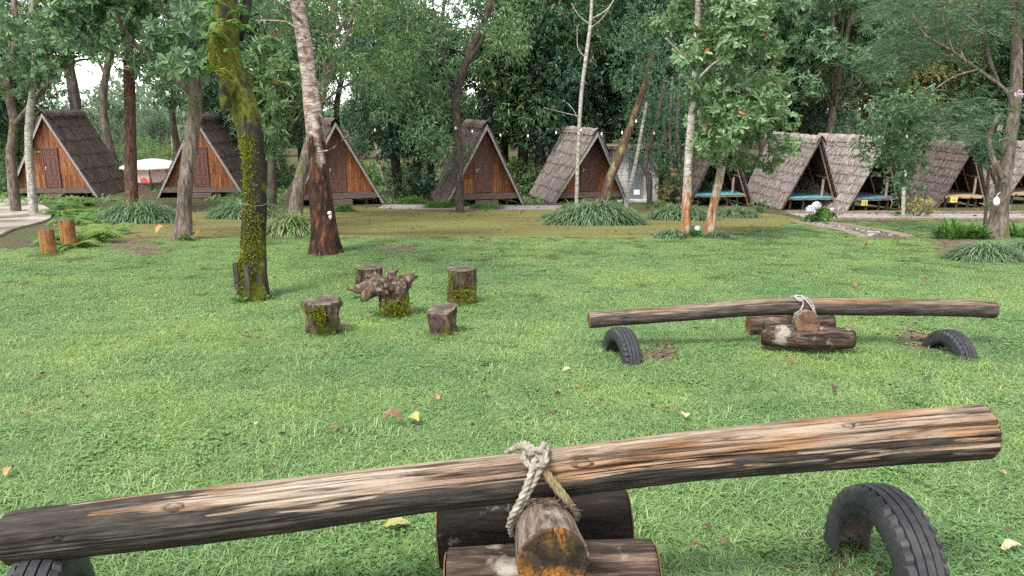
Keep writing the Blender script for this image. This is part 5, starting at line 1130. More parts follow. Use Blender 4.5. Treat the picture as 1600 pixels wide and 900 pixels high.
# ---------------------------------------------------------------- stumps, posts
def stump(name, px, py, wpx, hpx, mat, topmat, label, seed, group, seg=48, rough=.12, tilt=(0, 0), top_fn=None, mod=None, cat='stool', flare=.0):
    g = G(px, py); d = depth_of(g); R, h = wpx*.5*d/FOC, hpx*d/FOC
    root = thing(name, (g.x, g.y+R*.6, g.z), label, cat, group)
    ang = np.arange(seg)*2*math.pi/seg; nz_ = 16; V = []
    for q in range(nz_+1):
        t = q/nz_; z = -.06 + (h+.06)*t
        for a in ang:
            r = R*(1 + flare*math.exp(-t*5)*(1+.5*math.sin(3*a+seed)))
            n3 = Vector((math.cos(a)*1.3+seed*3.1, math.sin(a)*1.3, t*1.6)); r *= 1 + rough*(noise.noise(n3)*1.3 + noise.noise(n3*2.6)*.7 + .5*noise.noise(n3*6)) + .045*noise.noise(Vector((math.cos(a)*7+seed, math.sin(a)*7, t*1.2)))
            if mod: r *= mod(a, t)
            zz = z + (top_fn(a)*t*t if top_fn else 0) + t*(tilt[0]*math.cos(a)+tilt[1]*math.sin(a))*R
            V.append((math.cos(a)*r, math.sin(a)*r, zz))
    i_ = np.arange(nz_)[:, None]*seg; j_ = np.arange(seg)[None, :]; j2 = (j_+1) % seg
    MB().add(V, np.stack([i_+j_, i_+j2, i_+seg+j2, i_+seg+j_], -1).reshape(-1, 4)).obj('trunk', mat, root, True)
    rim = np.array(V[-seg:]); c = rim.mean(0); rings = [rim*np.array([1,1,1])]
    tv = [rim + [0, 0, .0005]]
    for f, dz in ((.93, .006), (.6, .0), (.3, -.004)):
        w_ = c + (rim - c)*[f, f, f]; w_ = w_ + [0, 0, dz]; w_[:, 2] += [.008*noise.noise(Vector((p[0]*14, p[1]*14, seed))) for p in w_]; tv.append(w_)
    tv = np.concatenate(tv + [np.array([c - [0, 0, .004]])]); F = np.array([(l*seg+q, l*seg+(q+1) % seg, (l+1)*seg+(q+1) % seg, (l+1)*seg+q) for l in range(3) for q in range(seg)]); F2 = np.array([(3*seg+q, 3*seg+(q+1) % seg, 4*seg) for q in range(seg)])
    so2 = MB().add(tv - c, [F, F2]).obj('seat_top', topmat, root); so2.location = c
    return root, R, h
sg = 'log stools round the gnarled stump table'
stump('stump_stool', 721, 478, 45, 57, M['stump'], M['end_grey'], 'mossy upright log stool standing alone behind the shorter split log stool', 1, sg, flare=.12)
stump('stump_stool', 575, 462, 42, 43, M['stump'], M['end_grey'], 'log stool half hidden behind the gnarled stump table', 2, sg)
stump('stump_stool', 691, 526, 46, 42, M['stump_red'], M['end_grey'], 'short reddish split log stool with a notched top', 3, sg, rough=.14, top_fn=lambda a: .03*math.cos(a-.5)-.03*math.exp(-((a-5.0)/.35)**2), mod=lambda a, t: 1-.16*math.exp(-((a-4.95)/.22)**2))
stump('stump_stool', 503, 527, 54, 55, M['stump_burl'], M['end_grey'], 'lumpy burled log stool with a bright moss patch and a dark hollow', 4, sg, rough=.30, mod=lambda a, t: (1.05 if t > .8 else 1) * (1-.25*math.exp(-((a-4.9)/.4)**2-((t-.28)/.2)**2)))
# moss on the burled stool
tb, R_, h_ = stump('stump_table', 614, 497, 46, 55, M['stump'], M['driftwood'], 'gnarled root stump table with jagged bleached wood on top', 5, None, rough=.22, flare=.1, cat='table', tilt=(.15, 0))
root_arms = [((-.02, -.03, .33), (-.16, -.05, .40), (-.27, -.03, .36), (-.40, -.02, .36), .075), ((-.04, -.08, .36), (-.15, -.12, .36), (-.22, -.14, .30), (-.26, -.13, .25), .07), ((.02, .02, .36), (-.02, .06, .46), (.0, .07, .50), (.04, .06, .53), .05),
             ((.05, -.04, .36), (.12, -.04, .43), (.17, -.03, .49), (.19, -.03, .51), .055), ((.0, .05, .36), (.09, .08, .42), (.16, .08, .45), (.21, .07, .46), .05), ((-.05, .04, .37), (-.14, .06, .44), (-.2, .07, .46), (-.26, .05, .45), .05), ((-.02, -.1, .37), (-.06, -.14, .44), (-.1, -.12, .46), (-.13, -.1, .47), .05), ((.06, -.1, .28), (.09, -.13, .38), (.1, -.12, .44), (.13, -.1, .48), .05)]
for q, (a, b, c, e, r) in enumerate(root_arms):
    a, b, c, e = [(q_[0]*1.12, q_[1], q_[2]-.075) for q_ in (a, b, c, e)]
    MB().limb([a, b, c, e], [r*1.05, r*.9, r*.6, r*.15], 18, .010, .42, 60+q, 17.0).obj('root_arm', M['driftwood'], tb, True)
rq = random.Random(8)
for q in range(16):
    a_ = rq.uniform(0, 6.28); r_ = rq.uniform(.03, .14); p0 = (r_*math.cos(a_), r_*math.sin(a_), rq.uniform(.24, .31)); L_ = rq.uniform(.06, .17)
    p1 = (p0[0]+L_*math.cos(a_)*rq.uniform(.3, 1), p0[1]+L_*math.sin(a_)*rq.uniform(.3, 1), p0[2]+rq.uniform(.03, .12))
    MB().limb([p0, ((p0[0]+p1[0])/2, (p0[1]+p1[1])/2, (p0[2]+p1[2])/2+.015), p1], [.035, .026, .006], 10, .012, .45, 90+q, 17.0).obj('root_splinter', M['driftwood'], tb, True)
def moss_patch(root, c, R, n, spread, seed):
    rng = np.random.default_rng(seed); P = np.array(c) + rng.normal(0, 1, (n, 3))*spread; D = nrm(rng.normal(0, .8, P.shape) + [0, -.35, .2])
    o = MB().add(*leaf_quads(P, D, nrm(rng.normal(0, 1, P.shape)), rng.uniform(.012, .03, n), .012, .2, .1, rng.random(n))).obj('moss', M['moss_tuft'], root); o['kind'] = 'stuff'
sts = [o for o in COL.objects if o.name.startswith('stump_stool')]
moss_patch(sts[3], (.0, -.185, .22), .1, 900, [.03, .012, .035], 3)
moss_patch(tb, (.05, -.17, .12), .1, 500, [.08, .014, .05], 4)
moss_patch(sts[0], (-.02, -.155, .16), .1, 420, [.07, .014, .06], 5)
stump('log_post', 73, 397, 22, 38, M['post'], M['end_grey'], 'shorter orange brown log post by the concrete pad', 6, 'log posts by the concrete pad', seg=18, rough=.06, cat='post')
stump('log_post', 105, 388, 22, 44, M['post'], M['end_grey'], 'taller orange brown log post by the concrete pad', 7, 'log posts by the concrete pad', seg=18, rough=.06, cat='post', flare=.1)

# ---------------------------------------------------------------- seesaws
def log_obj(name, path, radii, mat, parent, endmat=None, seg=24, step=.03, rough=.05, seed=0, scale=4., ends=True, groove=0.0):
    """a round log along the local x (or y) axis with end discs as parts of their own"""
    def fn(rad, P, ang, D):
        if groove:
            for i_ in range(len(P)):
                for j_ in range(len(ang)):
                    q = Vector((P[i_][0]*1.1+seed, ang[j_]*5.5, P[i_][1]*1.1)); rad[i_, j_] *= 1 + groove*noise.noise(q) + groove*.6*noise.noise(q*2.3)
        return rad
    o = MB().limb(path, radii, seg, step, rough, seed, scale, True, fn).obj(name, mat, parent, True)
    if ends and endmat:
        P, R = resample(path, radii, step); T, N, B = frames(P)
        for (p, t, n_, b_, r) in ((P[0], -T[0], N[0], B[0], R[0]), (P[-1], T[-1], N[-1], B[-1], R[-1])):
            ang = np.arange(seg)*2*math.pi/seg; rr = r*np.array([1 + .03*math.sin(3*a+seed) for a in ang])
            V = [p + t*.004 + (n_*math.cos(a)+b_*math.sin(a))*q*.95 for a, q in zip(ang, rr)]; V2 = [p + t*.010 + (n_*math.cos(a)+b_*math.sin(a))*q*.9 for a, q in zip(ang, rr)]
            VV = np.array(V + V2 + [p + t*.008]); jj = np.arange(seg)
            e_ = MB().add(VV - p, [np.stack([jj, (jj+1) % seg, seg+(jj+1) % seg, seg+jj], -1), np.stack([seg+jj, seg+(jj+1) % seg, np.full(seg, 2*seg)], -1)]).obj('log_end', endmat, o); e_.location = p
    return o
def pd_path(pts): return [np.array(PD(*p)) for p in pts]

# near seesaw: its beam turns on the cross log, so beam and stand are things apart
bpts = [(17, 841, 2.555), (60, 835, 2.56), (250, 812, 2.58), (450, 787, 2.60), (650, 762, 2.61), (830, 742, 2.62), (1000, 720, 2.63), (1200, 700, 2.66), (1400, 682, 2.70), (1535, 673, 2.73)]
bw = [80, 84, 88, 86, 80, 78, 80, 82, 86, 88]
BP = pd_path(bpts); c0 = BP[5]
def to_chord(PP, c):
    d = nrm(PP[-1]-PP[0]); s_ = nrm(np.cross([0, 0, 1.], d)); up = np.cross(d, s_); R = np.stack([d, s_, up], 1)
    return [(p-c) @ R for p in PP], R
beam = thing('seesaw_beam', c0, 'large weathered log beam of the nearer seesaw, pale split wood on top and black bark below', 'seesaw beam')
LB, RB = to_chord(BP, c0); beam.rotation_euler = Matrix(RB.tolist()).to_euler()
KN = []
for (px, py, dd, r) in ((268, 788, 2.50, .03), (912, 722, 2.53, .032), (1330, 652, 2.60, .02), (88, 842, 2.47, .016)):
    q = (np.array(PD(px, py, dd)) - c0) @ RB; k = int(np.argmin([abs(p[0]-q[0]) for p in LB])); dv = q - LB[k]; dv[0] = 0; KN.append((q[0], dv/np.linalg.norm(dv), r))
weathered_log('log', LB, [w_*.5*p_[2]/FOC for w_, p_ in zip(bw, bpts)], M['beam'], beam, 150, .008, 2, -.06, 1.15, .5, 1.0, KN)

stand = thing('seesaw_stand', (c0[0], c0[1], gz(c0[0], c0[1])), 'stack of dark logs carrying the beam of the nearer seesaw, cut end stained orange', 'log stand')
so_ = np.array(stand.location)
rad_c = 58*2.32/FOC
ce = np.array(PD(864, 878, 2.30)); cb2 = np.array(PD(842, 800, 2.72)); cb3 = cb2 + (cb2-ce)*.9
log_obj('cross_log', [ce-so_, (ce+cb2)/2-so_, cb2-so_, cb3-so_], [rad_c, rad_c*.96, rad_c*.95, rad_c*.95], M['log_cross'], stand, M['end_orange'], 36, .02, .05, 5, 5., groove=.05)
f0, f1 = np.array(PD(702, 918, 2.57)), np.array(PD(1022, 905, 2.57))
log_obj('base_log', [f0-so_, (f0+f1)/2-so_, f1-so_], [.125, .128, .122], M['log'], stand, M['end_brown'], 28, .03, .05, 8, 5., groove=.05)
r0, r1 = np.array(PD(690, 836, 2.98)), np.array(PD(980, 818, 2.98))
log_obj('base_log', [r0-so_, (r0+r1)/2-so_, r1-so_], [.125, .13, .13], M['log_dark'], stand, M['end_brown'], 28, .03, .05, 9, 5., groove=.04)
sp_ = MB(); rg = random.Random(4)                     # splinters of bark on the cross log
for k in range(22):
    p = np.array(PD(rg.uniform(845, 890), rg.uniform(782, 796), 2.50)) - so_; d_ = np.array([rg.uniform(-.5, .5), rg.uniform(-.6, .1), rg.uniform(-.1, .2)]); d_ /= np.linalg.norm(d_)
    sp_.limb([p, p+d_*.02, p+d_*.05], [.003, .003, .001], 4, .02, 0)
o = sp_.obj('splinters', M['driftwood'], stand); o['kind'] = 'stuff'

def rope(pts, r, mat, parent, twist=55, base=(0, 0, 0), name='strand'):
    P = [np.array(p)-np.array(base) for p in pts]
    def fn(rad, PP, ang, D):
        s = np.concatenate([[0], np.cumsum(np.linalg.norm(np.diff(PP, axis=0), axis=1))])
        return rad*(.62 + .48*np.abs(np.cos(1.5*(ang[None, :] - twist*s[:, None]*1.7))))
    return MB().limb(P, [r]*len(P), 15, .0025, 0, 0, 1., True, fn).obj(name, mat, parent, True)
rp0 = PD(838, 712, 2.5)
ro = thing('tied_rope', rp0, 'twisted off white rope knotted over the nearer seesaw beam and round its cross log', 'rope')
def rp(l): return [PD(*p) for p in l]
rope(rp([(806, 698, 2.62), (822, 694, 2.56), (838, 708, 2.515), (846, 722, 2.505), (838, 745, 2.495), (822, 775, 2.49), (803, 812, 2.50), (795, 822, 2.53)]), .0108, M['rope'], ro, base=rp0)
rope(rp([(850, 694, 2.60), (846, 702, 2.54), (836, 718, 2.505), (828, 745, 2.485), (814, 780, 2.48), (798, 812, 2.49), (800, 835, 2.56)]), .0108, M['rope'], ro, base=rp0)
rope(rp([(842, 725, 2.515), (852, 742, 2.505), (868, 765, 2.50), (886, 785, 2.50), (899, 806, 2.54)]), .0092, M['rope_dirty'], ro, base=rp0)
rope(rp([(846, 722, 2.52), (858, 742, 2.512), (876, 765, 2.505), (894, 790, 2.52), (903, 806, 2.58)]), .0092, M['rope_dirty'], ro, base=rp0)
rope(rp([(822, 708, 2.545), (818, 716, 2.52), (826, 726, 2.50), (840, 728, 2.49), (852, 722, 2.50), (850, 708, 2.51), (836, 704, 2.50), (826, 712, 2.50)]), .0108, M['rope'], ro, base=rp0)
rope(rp([(852, 695, 2.66), (855, 703, 2.57), (846, 714, 2.515), (832, 706, 2.51), (818, 697, 2.57), (800, 702, 2.66), (790, 709, 2.70)]), .010, M['rope'], ro, base=rp0)

# far seesaw
bpts = [(921, 500, 6.45), (1000, 494, 6.47), (1100, 486, 6.5), (1180, 480, 6.5), (1252, 478, 6.5), (1340, 479, 6.5), (1430, 480, 6.5), (1500, 481, 6.5), (1553, 484, 6.5)]
bw = [25, 26, 27, 28, 28, 28, 27, 28, 27]
BP = pd_path(bpts); c0 = BP[4]
fb = thing('seesaw_beam', c0, 'slender bent log beam of the farther seesaw, grey brown and thinner than the nearer one', 'seesaw beam')
LB, RB = to_chord(BP, c0); fb.rotation_euler = Matrix(RB.tolist()).to_euler()
weathered_log('log', LB, [w_*.5*6.5/FOC for w_ in bw], M['beam_far'], fb, 48, .02, 12, -.58, .8, 0.0, .7)
fs = thing('seesaw_stand', (c0[0], c0[1], gz(c0[0], c0[1])), 'stack of logs carrying the farther seesaw beam, spotted with pale lichen', 'log stand'); so_ = np.array(fs.location)
ce = np.array(PD(1262, 505, 6.22)); cb2 = np.array(PD(1248, 495, 6.75)); rc = 19*6.25/FOC
log_obj('cross_log', [ce-so_, (ce+cb2)/2-so_, cb2-so_], [rc, rc, rc], M['log_cross'], fs, M['end_brown'], 22, .04, .05, 13, 5., groove=.04)
f0, f1 = np.array(PD(1200, 527, 6.28)), np.array(PD(1330, 529, 6.28))
log_obj('base_log', [f0-so_+[0, .12, 0], (f0+f1)/2-so_, f1-so_], [.095, .095, .082], M['log'], fs, M['end_orange'], 22, .04, .05, 14, 5., groove=.04)
r0, r1 = np.array(PD(1170, 508, 6.95)), np.array(PD(1300, 504, 6.95))
log_obj('base_log', [r0-so_, (r0+r1)/2-so_, r1-so_], [.085, .085, .075], M['log'], fs, M['end_brown'], 22, .04, .05, 15, 5., groove=.04)
r0_ = PD(1252, 465, 6.42); fr_ = thing('tied_rope', r0_, 'thin white rope tied over the farther seesaw beam', 'rope')
rope(rp([(1240, 463, 6.5), (1250, 467, 6.42), (1255, 474, 6.405), (1251, 484, 6.40), (1241, 491, 6.41)]), .0068, M['rope_white'], fr_, base=r0_)
rope(rp([(1242, 465, 6.46), (1256, 467, 6.42), (1264, 474, 6.405), (1270, 484, 6.405), (1272, 493, 6.42)]), .0068, M['rope_white'], fr_, base=r0_)
rope(rp([(1243, 463, 6.5), (1258, 465, 6.43), (1268, 473, 6.41), (1273, 486, 6.41), (1275, 495, 6.42)]), .0068, M['rope_white'], fr_, base=r0_)
rope(rp([(1236, 464, 6.5), (1246, 462, 6.47), (1256, 464, 6.44), (1250, 470, 6.41), (1244, 466, 6.43)]), .0075, M['rope_white'], fr_, base=r0_)

# ---------------------------------------------------------------- half buried tyres
def tyre(loc, yaw, R, Wd, sink, label, lettering=None, wear=False, lean=0.0):
    """axle along local x; the wheel plane is y-z; only the part above the ground shows"""
    loc = (loc[0], loc[1], gz(loc[0], loc[1])); t = thing('half_buried_tyre', loc, label, 'tyre', 'half buried car tyres under the seesaws', yaw)
    t.rotation_euler = (0, lean, yaw)
    zc = R - sink if False else sink                 # height of the axle above the ground
    n = 120; ang = np.linspace(0, 2*math.pi, n, endpoint=False)
    # outer profile across the tread (x, r)
    rib = [(-.5, -.012), (-.36, 0), (-.345, 0), (-.34, -.014), (-.315, -.014), (-.31, .001), (-.13, .003), (-.125, -.013), (-.095, -.013), (-.09, .004), (.09, .004), (.095, -.013), (.125, -.013), (.13, .003), (.31, .001), (.315, -.014), (.34, -.014), (.345, 0), (.36, 0), (.5, -.012)]
    side = [(.53, -.03), (.56, -.06), (.55, -.088), (.50, -.106), (.44, -.113)]
    prof = [(-x, r) for x, r in reversed(side)] + rib + side
    pr = np.array([(x*Wd, R + r*R/.31) for x, r in prof]); m_ = len(pr)
    A = ang[:, None]; V = np.zeros((n, m_, 3)); rr = np.repeat(pr[None, :, 1], n, 0)
    lo, hi = len(side)+1, m_-len(side)-2              # sipes cut across the outer ribs
    cut = (np.arange(n) % 3 == 0)
    for q in range(m_):
        if q in (len(side), len(side)+1, len(side)+2, m_-len(side)-1, m_-len(side)-2, m_-len(side)-3): rr[cut, q] -= .010
    V[:, :, 0] = pr[None, :, 0]; V[:, :, 1] = np.cos(A)*rr; V[:, :, 2] = np.sin(A)*rr + zc
    i_ = np.arange(n)[:, None]; j_ = np.arange(m_-1)[None, :]; i2 = (i_+1) % n
    split = len(side)
    Fq = np.stack([i_*m_+j_, i2*m_+j_, i2*m_+j_+1, i_*m_+j_+1], -1)
    MB().add(V.reshape(-1, 3), Fq[:, split-1:m_-split].reshape(-1, 4)).obj('tread', M['rubber'], t)
    for nm, sl in (('sidewall', slice(0, split-1)), ('sidewall', slice(m_-split, m_-1))):
        q = MB().add(V.reshape(-1, 3), Fq[:, sl].reshape(-1, 4)).obj(nm, M['rubber'], t, True)
    # inner surface
    inn = [(-.44, -.113), (-.43, -.103), (-.48, -.068), (-.44, -.035), (0, -.022), (.44, -.035), (.48, -.068), (.43, -.103), (.44, -.113)]
    ir = np.array([(x*Wd, R + r*R/.31) for x, r in inn]); k_ = len(ir); V2 = np.zeros((n, k_, 3)); V2[:, :, 0] = ir[None, :, 0]; V2[:, :, 1] = np.cos(A)*ir[None, :, 1]; V2[:, :, 2] = np.sin(A)*ir[None, :, 1] + zc
    j_ = np.arange(k_-1)[None, :]
    MB().add(V2.reshape(-1, 3), np.stack([i_*k_+j_, i_*k_+j_+1, i2*k_+j_+1, i2*k_+j_], -1).reshape(-1, 4)).obj('inner_lining', M['rubber_in'], t, True)
    if lettering:
        Vt, Ft = text_arrays(lettering, .030, .0012)
        rm = R - .070*R/.31; a0 = math.radians(112)   # wrapped round the side wall, tops outward, read from outside
        th = a0 + Vt[:, 0]/rm; rad = rm + Vt[:, 1]; xo = -(.555*Wd + .0015 + np.maximum(Vt[:, 2], -.0005)) 
        MB().add(np.stack([xo + 0*th, -np.cos(math.pi-th)*rad*-1, np.sin(th)*rad + zc], 1), Ft).obj('lettering', M['rubber'], t)
    return t
p = PD(1392, 852, 2.86); tyre((p.x+.01, p.y+.06, 0), math.radians(6), .315, .145, .055, 'half buried tyre below the raised end of the nearer beam, worn lettering on its side', 'BRIDGESTONE', lean=math.radians(0))
p = PD(62, 905, 2.52); tyre((p.x, p.y, 0), math.radians(14), .30, .155, .02, 'half buried tyre under the dark low end of the nearer beam')
p = PD(972, 540, 6.15); tyre((p.x, p.y, 0), math.radians(14), .28, .135, -.03, 'half buried tyre under the low end of the farther beam')
p = PD(1487, 524, 6.3); tyre((p.x, p.y, 0), math.radians(8), .29, .135, -.10, 'half buried tyre sunk deep beyond the far end of the slender beam')

# ---------------------------------------------------------------- fallen leaves, each a thing
def fallen_leaf(px, py, size, mat, label, seed, curl=.5):
    rng = np.random.default_rng(seed); g = G(px, py); n = 9; V = []
    for q in range(n):
        t = q/(n-1); wv = math.sin(math.pi*min(1, t*.92+.06))**.8*.30
        zc = curl*.35*math.sin(t*math.pi*rng.uniform(.8, 1.2)) ; tw = curl*rng.uniform(.15, .6)
        for s in (-1, 0, 1): V.append((s*wv*(1-.25*curl), t-.5, zc + abs(s)*wv*tw*1.2 + rng.normal(0, .015)))
    V = np.array(V)*size*1.15; a = rng.uniform(0, 6.28); c, s = math.cos(a), math.sin(a); V = V @ np.array([[c, -s, 0], [s, c, 0], [0, 0, 1.]]).T
    tl = rng.normal(0, .25, 2); V[:, 2] += V[:, 0]*tl[0] + V[:, 1]*tl[1]; V[:, 2] -= V[:, 2].min()
    F = np.array([(q*3+r, q*3+r+1, q*3+r+4, q*3+r+3) for q in range(n-1) for r in range(2)])
    o = MB().add(V, F).obj('fallen_leaf', M[mat], None, True); o.location = (g.x, g.y, g.z + .042)
    return tag(o, label, 'leaf', 'fallen leaves on the lawn')
FL = [(613, 672, .11, 'dl_brown', 'large curled brown leaf beside the yellow green one, above the nearer beam'), (646, 668, .10, 'dl_yellow', 'yellow green leaf touching the large curled brown one'), (525, 681, .055, 'dl_brown', 'small brown leaf some way from the curled brown and yellow pair'),
      (401, 673, .04, 'dl_pale', 'tiny pale leaf alone on open grass far from the stools'), (757, 625, .06, 'dl_dark', 'dark leaf on open grass between the two seesaws'), (1070, 662, .085, 'dl_pale', 'pale tan leaf lying just above the nearer beam'), (1303, 619, .08, 'dl_dark', 'dark crumpled leaf between the two seesaws, near the sunk tyre'),
      (1138, 616, .05, 'dl_dark', 'small dark leaf below the stand of the farther seesaw'), (1447, 604, .05, 'dl_dark', 'small dark leaf below the deeply sunk tyre'), (14, 751, .06, 'dl_orange', 'orange leaf on the grass above the low end of the nearer beam'), (620, 836, .10, 'dl_yellow', 'big pale yellow leaf under the nearer beam by the stand'),
      (1576, 872, .075, 'dl_pale', 'tan leaf near the lettered tyre, lowest of all the leaves'), (1568, 782, .045, 'dl_dark', 'dark crumpled leaf beyond the lettered tyre'), (1565, 750, .035, 'dl_orange', 'tiny orange leaf just past the raised beam end'), (1090, 878, .08, 'dl_brown', 'brown leaf on the grass near the stained cross log'),
      (1132, 862, .05, 'dl_brown', 'small brown leaf between the cross log and the lettered tyre'), (1135, 740, .05, 'dl_brown', 'small brown leaf half under the raised part of the nearer beam'), (1103, 838, .045, 'dl_dark', 'small dark leaf near the base log of the nearer stand'), (1350, 389, .14, 'dl_red', 'red leaf on the short grass beside the stone path'),
      (1445, 448, .10, 'dl_brown', 'brown leaf on the lawn beyond the farther beam'), (1333, 452, .09, 'dl_brown', 'tan brown leaf just above the farther beam'), (885, 588, .05, 'dl_pale', 'small tan leaf beside the tyre under the farther beam'), (683, 631, .06, 'dl_orange', 'faded orange leaf on open grass near the dark leaf'),
      (1235, 573, .06, 'dl_brown', 'brown leaf in front of the stand of the farther seesaw'), (385, 529, .06, 'dl_dark', 'dark leaf beside the lumpy burled stool'), (246, 470, .07, 'dl_orange', 'orange leaf on the lawn beside the mossy tree'), (250, 366, .2, 'dl_orange', 'orange leaf on the mossy path by the leaning grey trunk'), (312, 371, .16, 'dl_red', 'reddish leaf on the mossy path edge just past the leaning grey trunk'),
      (1420, 522, .05, 'dl_brown', 'brown leaf on the bare dirt near the deeply sunk tyre')]
for k, (px, py, s_, mt_, lab) in enumerate(FL): fallen_leaf(px, py, s_, mt_, lab, 700+k, .9 if k in (0, 6, 12) else .5)

rng = np.random.default_rng(55); lt = MB()               # crumbs of dead leaf and twig
def flakes(P, s0, s1):
    n = len(P); a = rng.uniform(0, 6.28, n); D = np.stack([np.cos(a), np.sin(a), rng.normal(0, .3, n)], 1); N = nrm(np.array([0, 0, 1.]) + rng.normal(0, .45, (n, 3))); s = rng.uniform(s0, s1, n)
    lt.add(*leaf_quads(P, D, N, s, s*.55, .15, .2, rng.random(n)))
n = 5200; x = rng.uniform(-9, 9, n); y = 1.9 + 12.5*rng.random(n)**1.2; kk = np.array([noise.noise(Vector((a*.7, b*.7, 21))) + .6*noise.noise(Vector((a*2.2, b*2.2, 8))) > .22 for a, b in zip(x, y)]); x, y = x[kk], y[kk]; n = len(x); flakes(np.stack([x, y, hz(x, y)+rng.uniform(.02, .05, n)], 1), .012, .055)
n = 5200; x = rng.uniform(-30, 30, n); y = rng.uniform(27, 48, n); flakes(np.stack([x, y, hz(x, y)+.015], 1), .06, .16)
n = 700; x = rng.uniform(-14, 10, n); y = rng.uniform(14.6, 27, n); flakes(np.stack([x, y, hz(x, y)+.015], 1), .03, .09)
for (poly, cnt) in zip(dirt_polys, (180, 160, 240, 120, 60, 30, 20)):
    xa = np.array([p[0] for p in poly]); ya = np.array([p[1] for p in poly]); x = rng.uniform(xa.min(), xa.max(), cnt); y = rng.uniform(ya.min(), ya.max(), cnt); flakes(np.stack([x, y, hz(x, y)+rng.uniform(.012, .02, cnt)], 1), .012, .05)
tag(lt.obj('leaf_litter', M['litter']), 'crumbs of dead leaves and twigs scattered on the ground', 'litter', kind='stuff')

# small broad leaved weeds
def weed(px, py, size, n, label, seed, group='broad leaved weeds'):
    rng = np.random.default_rng(seed); g = G(px, py); root = thing('weed', g, label, 'weed', group)
    a = rng.uniform(0, 6.28, n); P = np.stack([rng.normal(0, size*.3, n), rng.normal(0, size*.3, n), rng.uniform(.01, size*.5, n)], 1)
    D = np.stack([np.cos(a), np.sin(a), rng.uniform(.1, .9, n)], 1); N = nrm(np.array([0, 0, 1.]) + rng.normal(0, .3, (n, 3)))
    mb = MB().add(*leaf_quads(P, D, N, size*rng.uniform(.5, 1, n), size*.42, .12, .25, rng.random(n), fat=True))
    mb.obj('leaves', M['weed'], root); return root
weed(748, 868, .09, 12, 'broad leaved weed in front of the dark base log of the nearer stand', 1)
weed(1310, 543, .12, 10, 'broad leaved weed against the front base log of the farther stand', 2)
weed(1392, 895, .055, 14, 'round leaved weed inside the lettered tyre, lower clump', 3); weed(1326, 828, .045, 10, 'round leaved weed inside the lettered tyre, upper clump', 4)
weed(410, 470, .10, 22, 'leafy weed at the foot of the mossy tree', 5); weed(378, 474, .10, 20, 'leafy weed in the grass just before the mossy tree', 6); weed(528, 523, .08, 16, 'leafy weed beside the lumpy burled stool', 7)
weed(1406, 338, .3, 14, 'heart leaved weed at the foot of the thin young tree', 8); weed(290, 377, .2, 26, 'leafy weed at the foot of the leaning grey trunk', 9); weed(560, 468, .08, 18, 'leafy weed under the gnarled stump table', 10)

# ---------------------------------------------------------------- grass
def tuft_mesh(seed, n, half, h0, h1, wid, lay):
    rng = np.random.default_rng(seed); mb = MB()
    P = np.stack([rng.uniform(-half, half, n), rng.uniform(-half, half, n), np.zeros(n)], 1); a = rng.uniform(0, 6.28, n)
    e = rng.uniform(*lay, n); D = np.stack([np.cos(a)*np.cos(e), np.sin(a)*np.cos(e), np.sin(e)], 1)
    L = rng.uniform(h0, h1, n)
    mb.add(*strap_leaves(P, D, L, wid*rng.uniform(.6, 1.3, n), rng, .7, 2))
    o = mb.obj('grass_tuft_source', M['grass']); COL.objects.unlink(o); return o
def scatter(name, P, scl, srcs, label, mat=None):
    rng = np.random.default_rng(len(P)); me = bpy.data.meshes.new(name); me.vertices.add(len(P)); me.vertices.foreach_set('co', P.astype(np.float32).ravel())
    a = me.attributes.new('spin', 'FLOAT', 'POINT'); a.data.foreach_set('value', rng.uniform(0, 6.283, len(P)).astype(np.float32))
    a = me.attributes.new('size', 'FLOAT', 'POINT'); a.data.foreach_set('value', scl.astype(np.float32))
    o = bpy.data.objects.new(name, me); COL.objects.link(o); me.materials.append(M['grass'])
    ng = bpy.data.node_groups.new(name, 'GeometryNodeTree'); ng.interface.new_socket('Geometry', in_out='INPUT', socket_type='NodeSocketGeometry'); ng.interface.new_socket('Geometry', in_out='OUTPUT', socket_type='NodeSocketGeometry')
    N = ng.nodes; gi, go = N.new('NodeGroupInput'), N.new('NodeGroupOutput'); ip = N.new('GeometryNodeInstanceOnPoints'); j = N.new('GeometryNodeJoinGeometry')
    for s in srcs:
        oi = N.new('GeometryNodeObjectInfo'); oi.inputs['Object'].default_value = s; oi.inputs['As Instance'].default_value = True; ng.links.new(oi.outputs['Geometry'], j.inputs[0])
    ng.links.new(gi.outputs[0], ip.inputs['Points']); ng.links.new(j.outputs[0], ip.inputs['Instance']); ip.inputs['Pick Instance'].default_value = True
    na = N.new('GeometryNodeInputNamedAttribute'); na.data_type = 'FLOAT'; na.inputs['Name'].default_value = 'spin'; cx = N.new('ShaderNodeCombineXYZ'); ng.links.new(na.outputs['Attribute'], cx.inputs[2])
    nb_ = N.new('GeometryNodeInputNamedAttribute'); nb_.data_type = 'FLOAT'; nb_.inputs['Name'].default_value = 'size'
    try:
        er = N.new('FunctionNodeEulerToRotation'); ng.links.new(cx.outputs[0], er.inputs[0]); ng.links.new(er.outputs[0], ip.inputs['Rotation'])
    except Exception: ng.links.new(cx.outputs[0], ip.inputs['Rotation'])
    ng.links.new(nb_.outputs['Attribute'], ip.inputs['Scale']); ng.links.new(ip.outputs[0], go.inputs[0])
    md_ = o.modifiers.new('scatter', 'NODES'); md_.node_group = ng
    return tag(o, label, 'grass', kind='stuff')
near_src = [tuft_mesh(k, 480, .15, .03, .075, .0038, (.15, 1.0)) for k in range(5)] + [tuft_mesh(9, 330, .15, .05, .11, .005, (.3, 1.2))]
mid_src = [tuft_mesh(20+k, 520, .2, .025, .06, .0055, (.15, 1.0)) for k in range(4)]
rng = np.random.default_rng(2024)
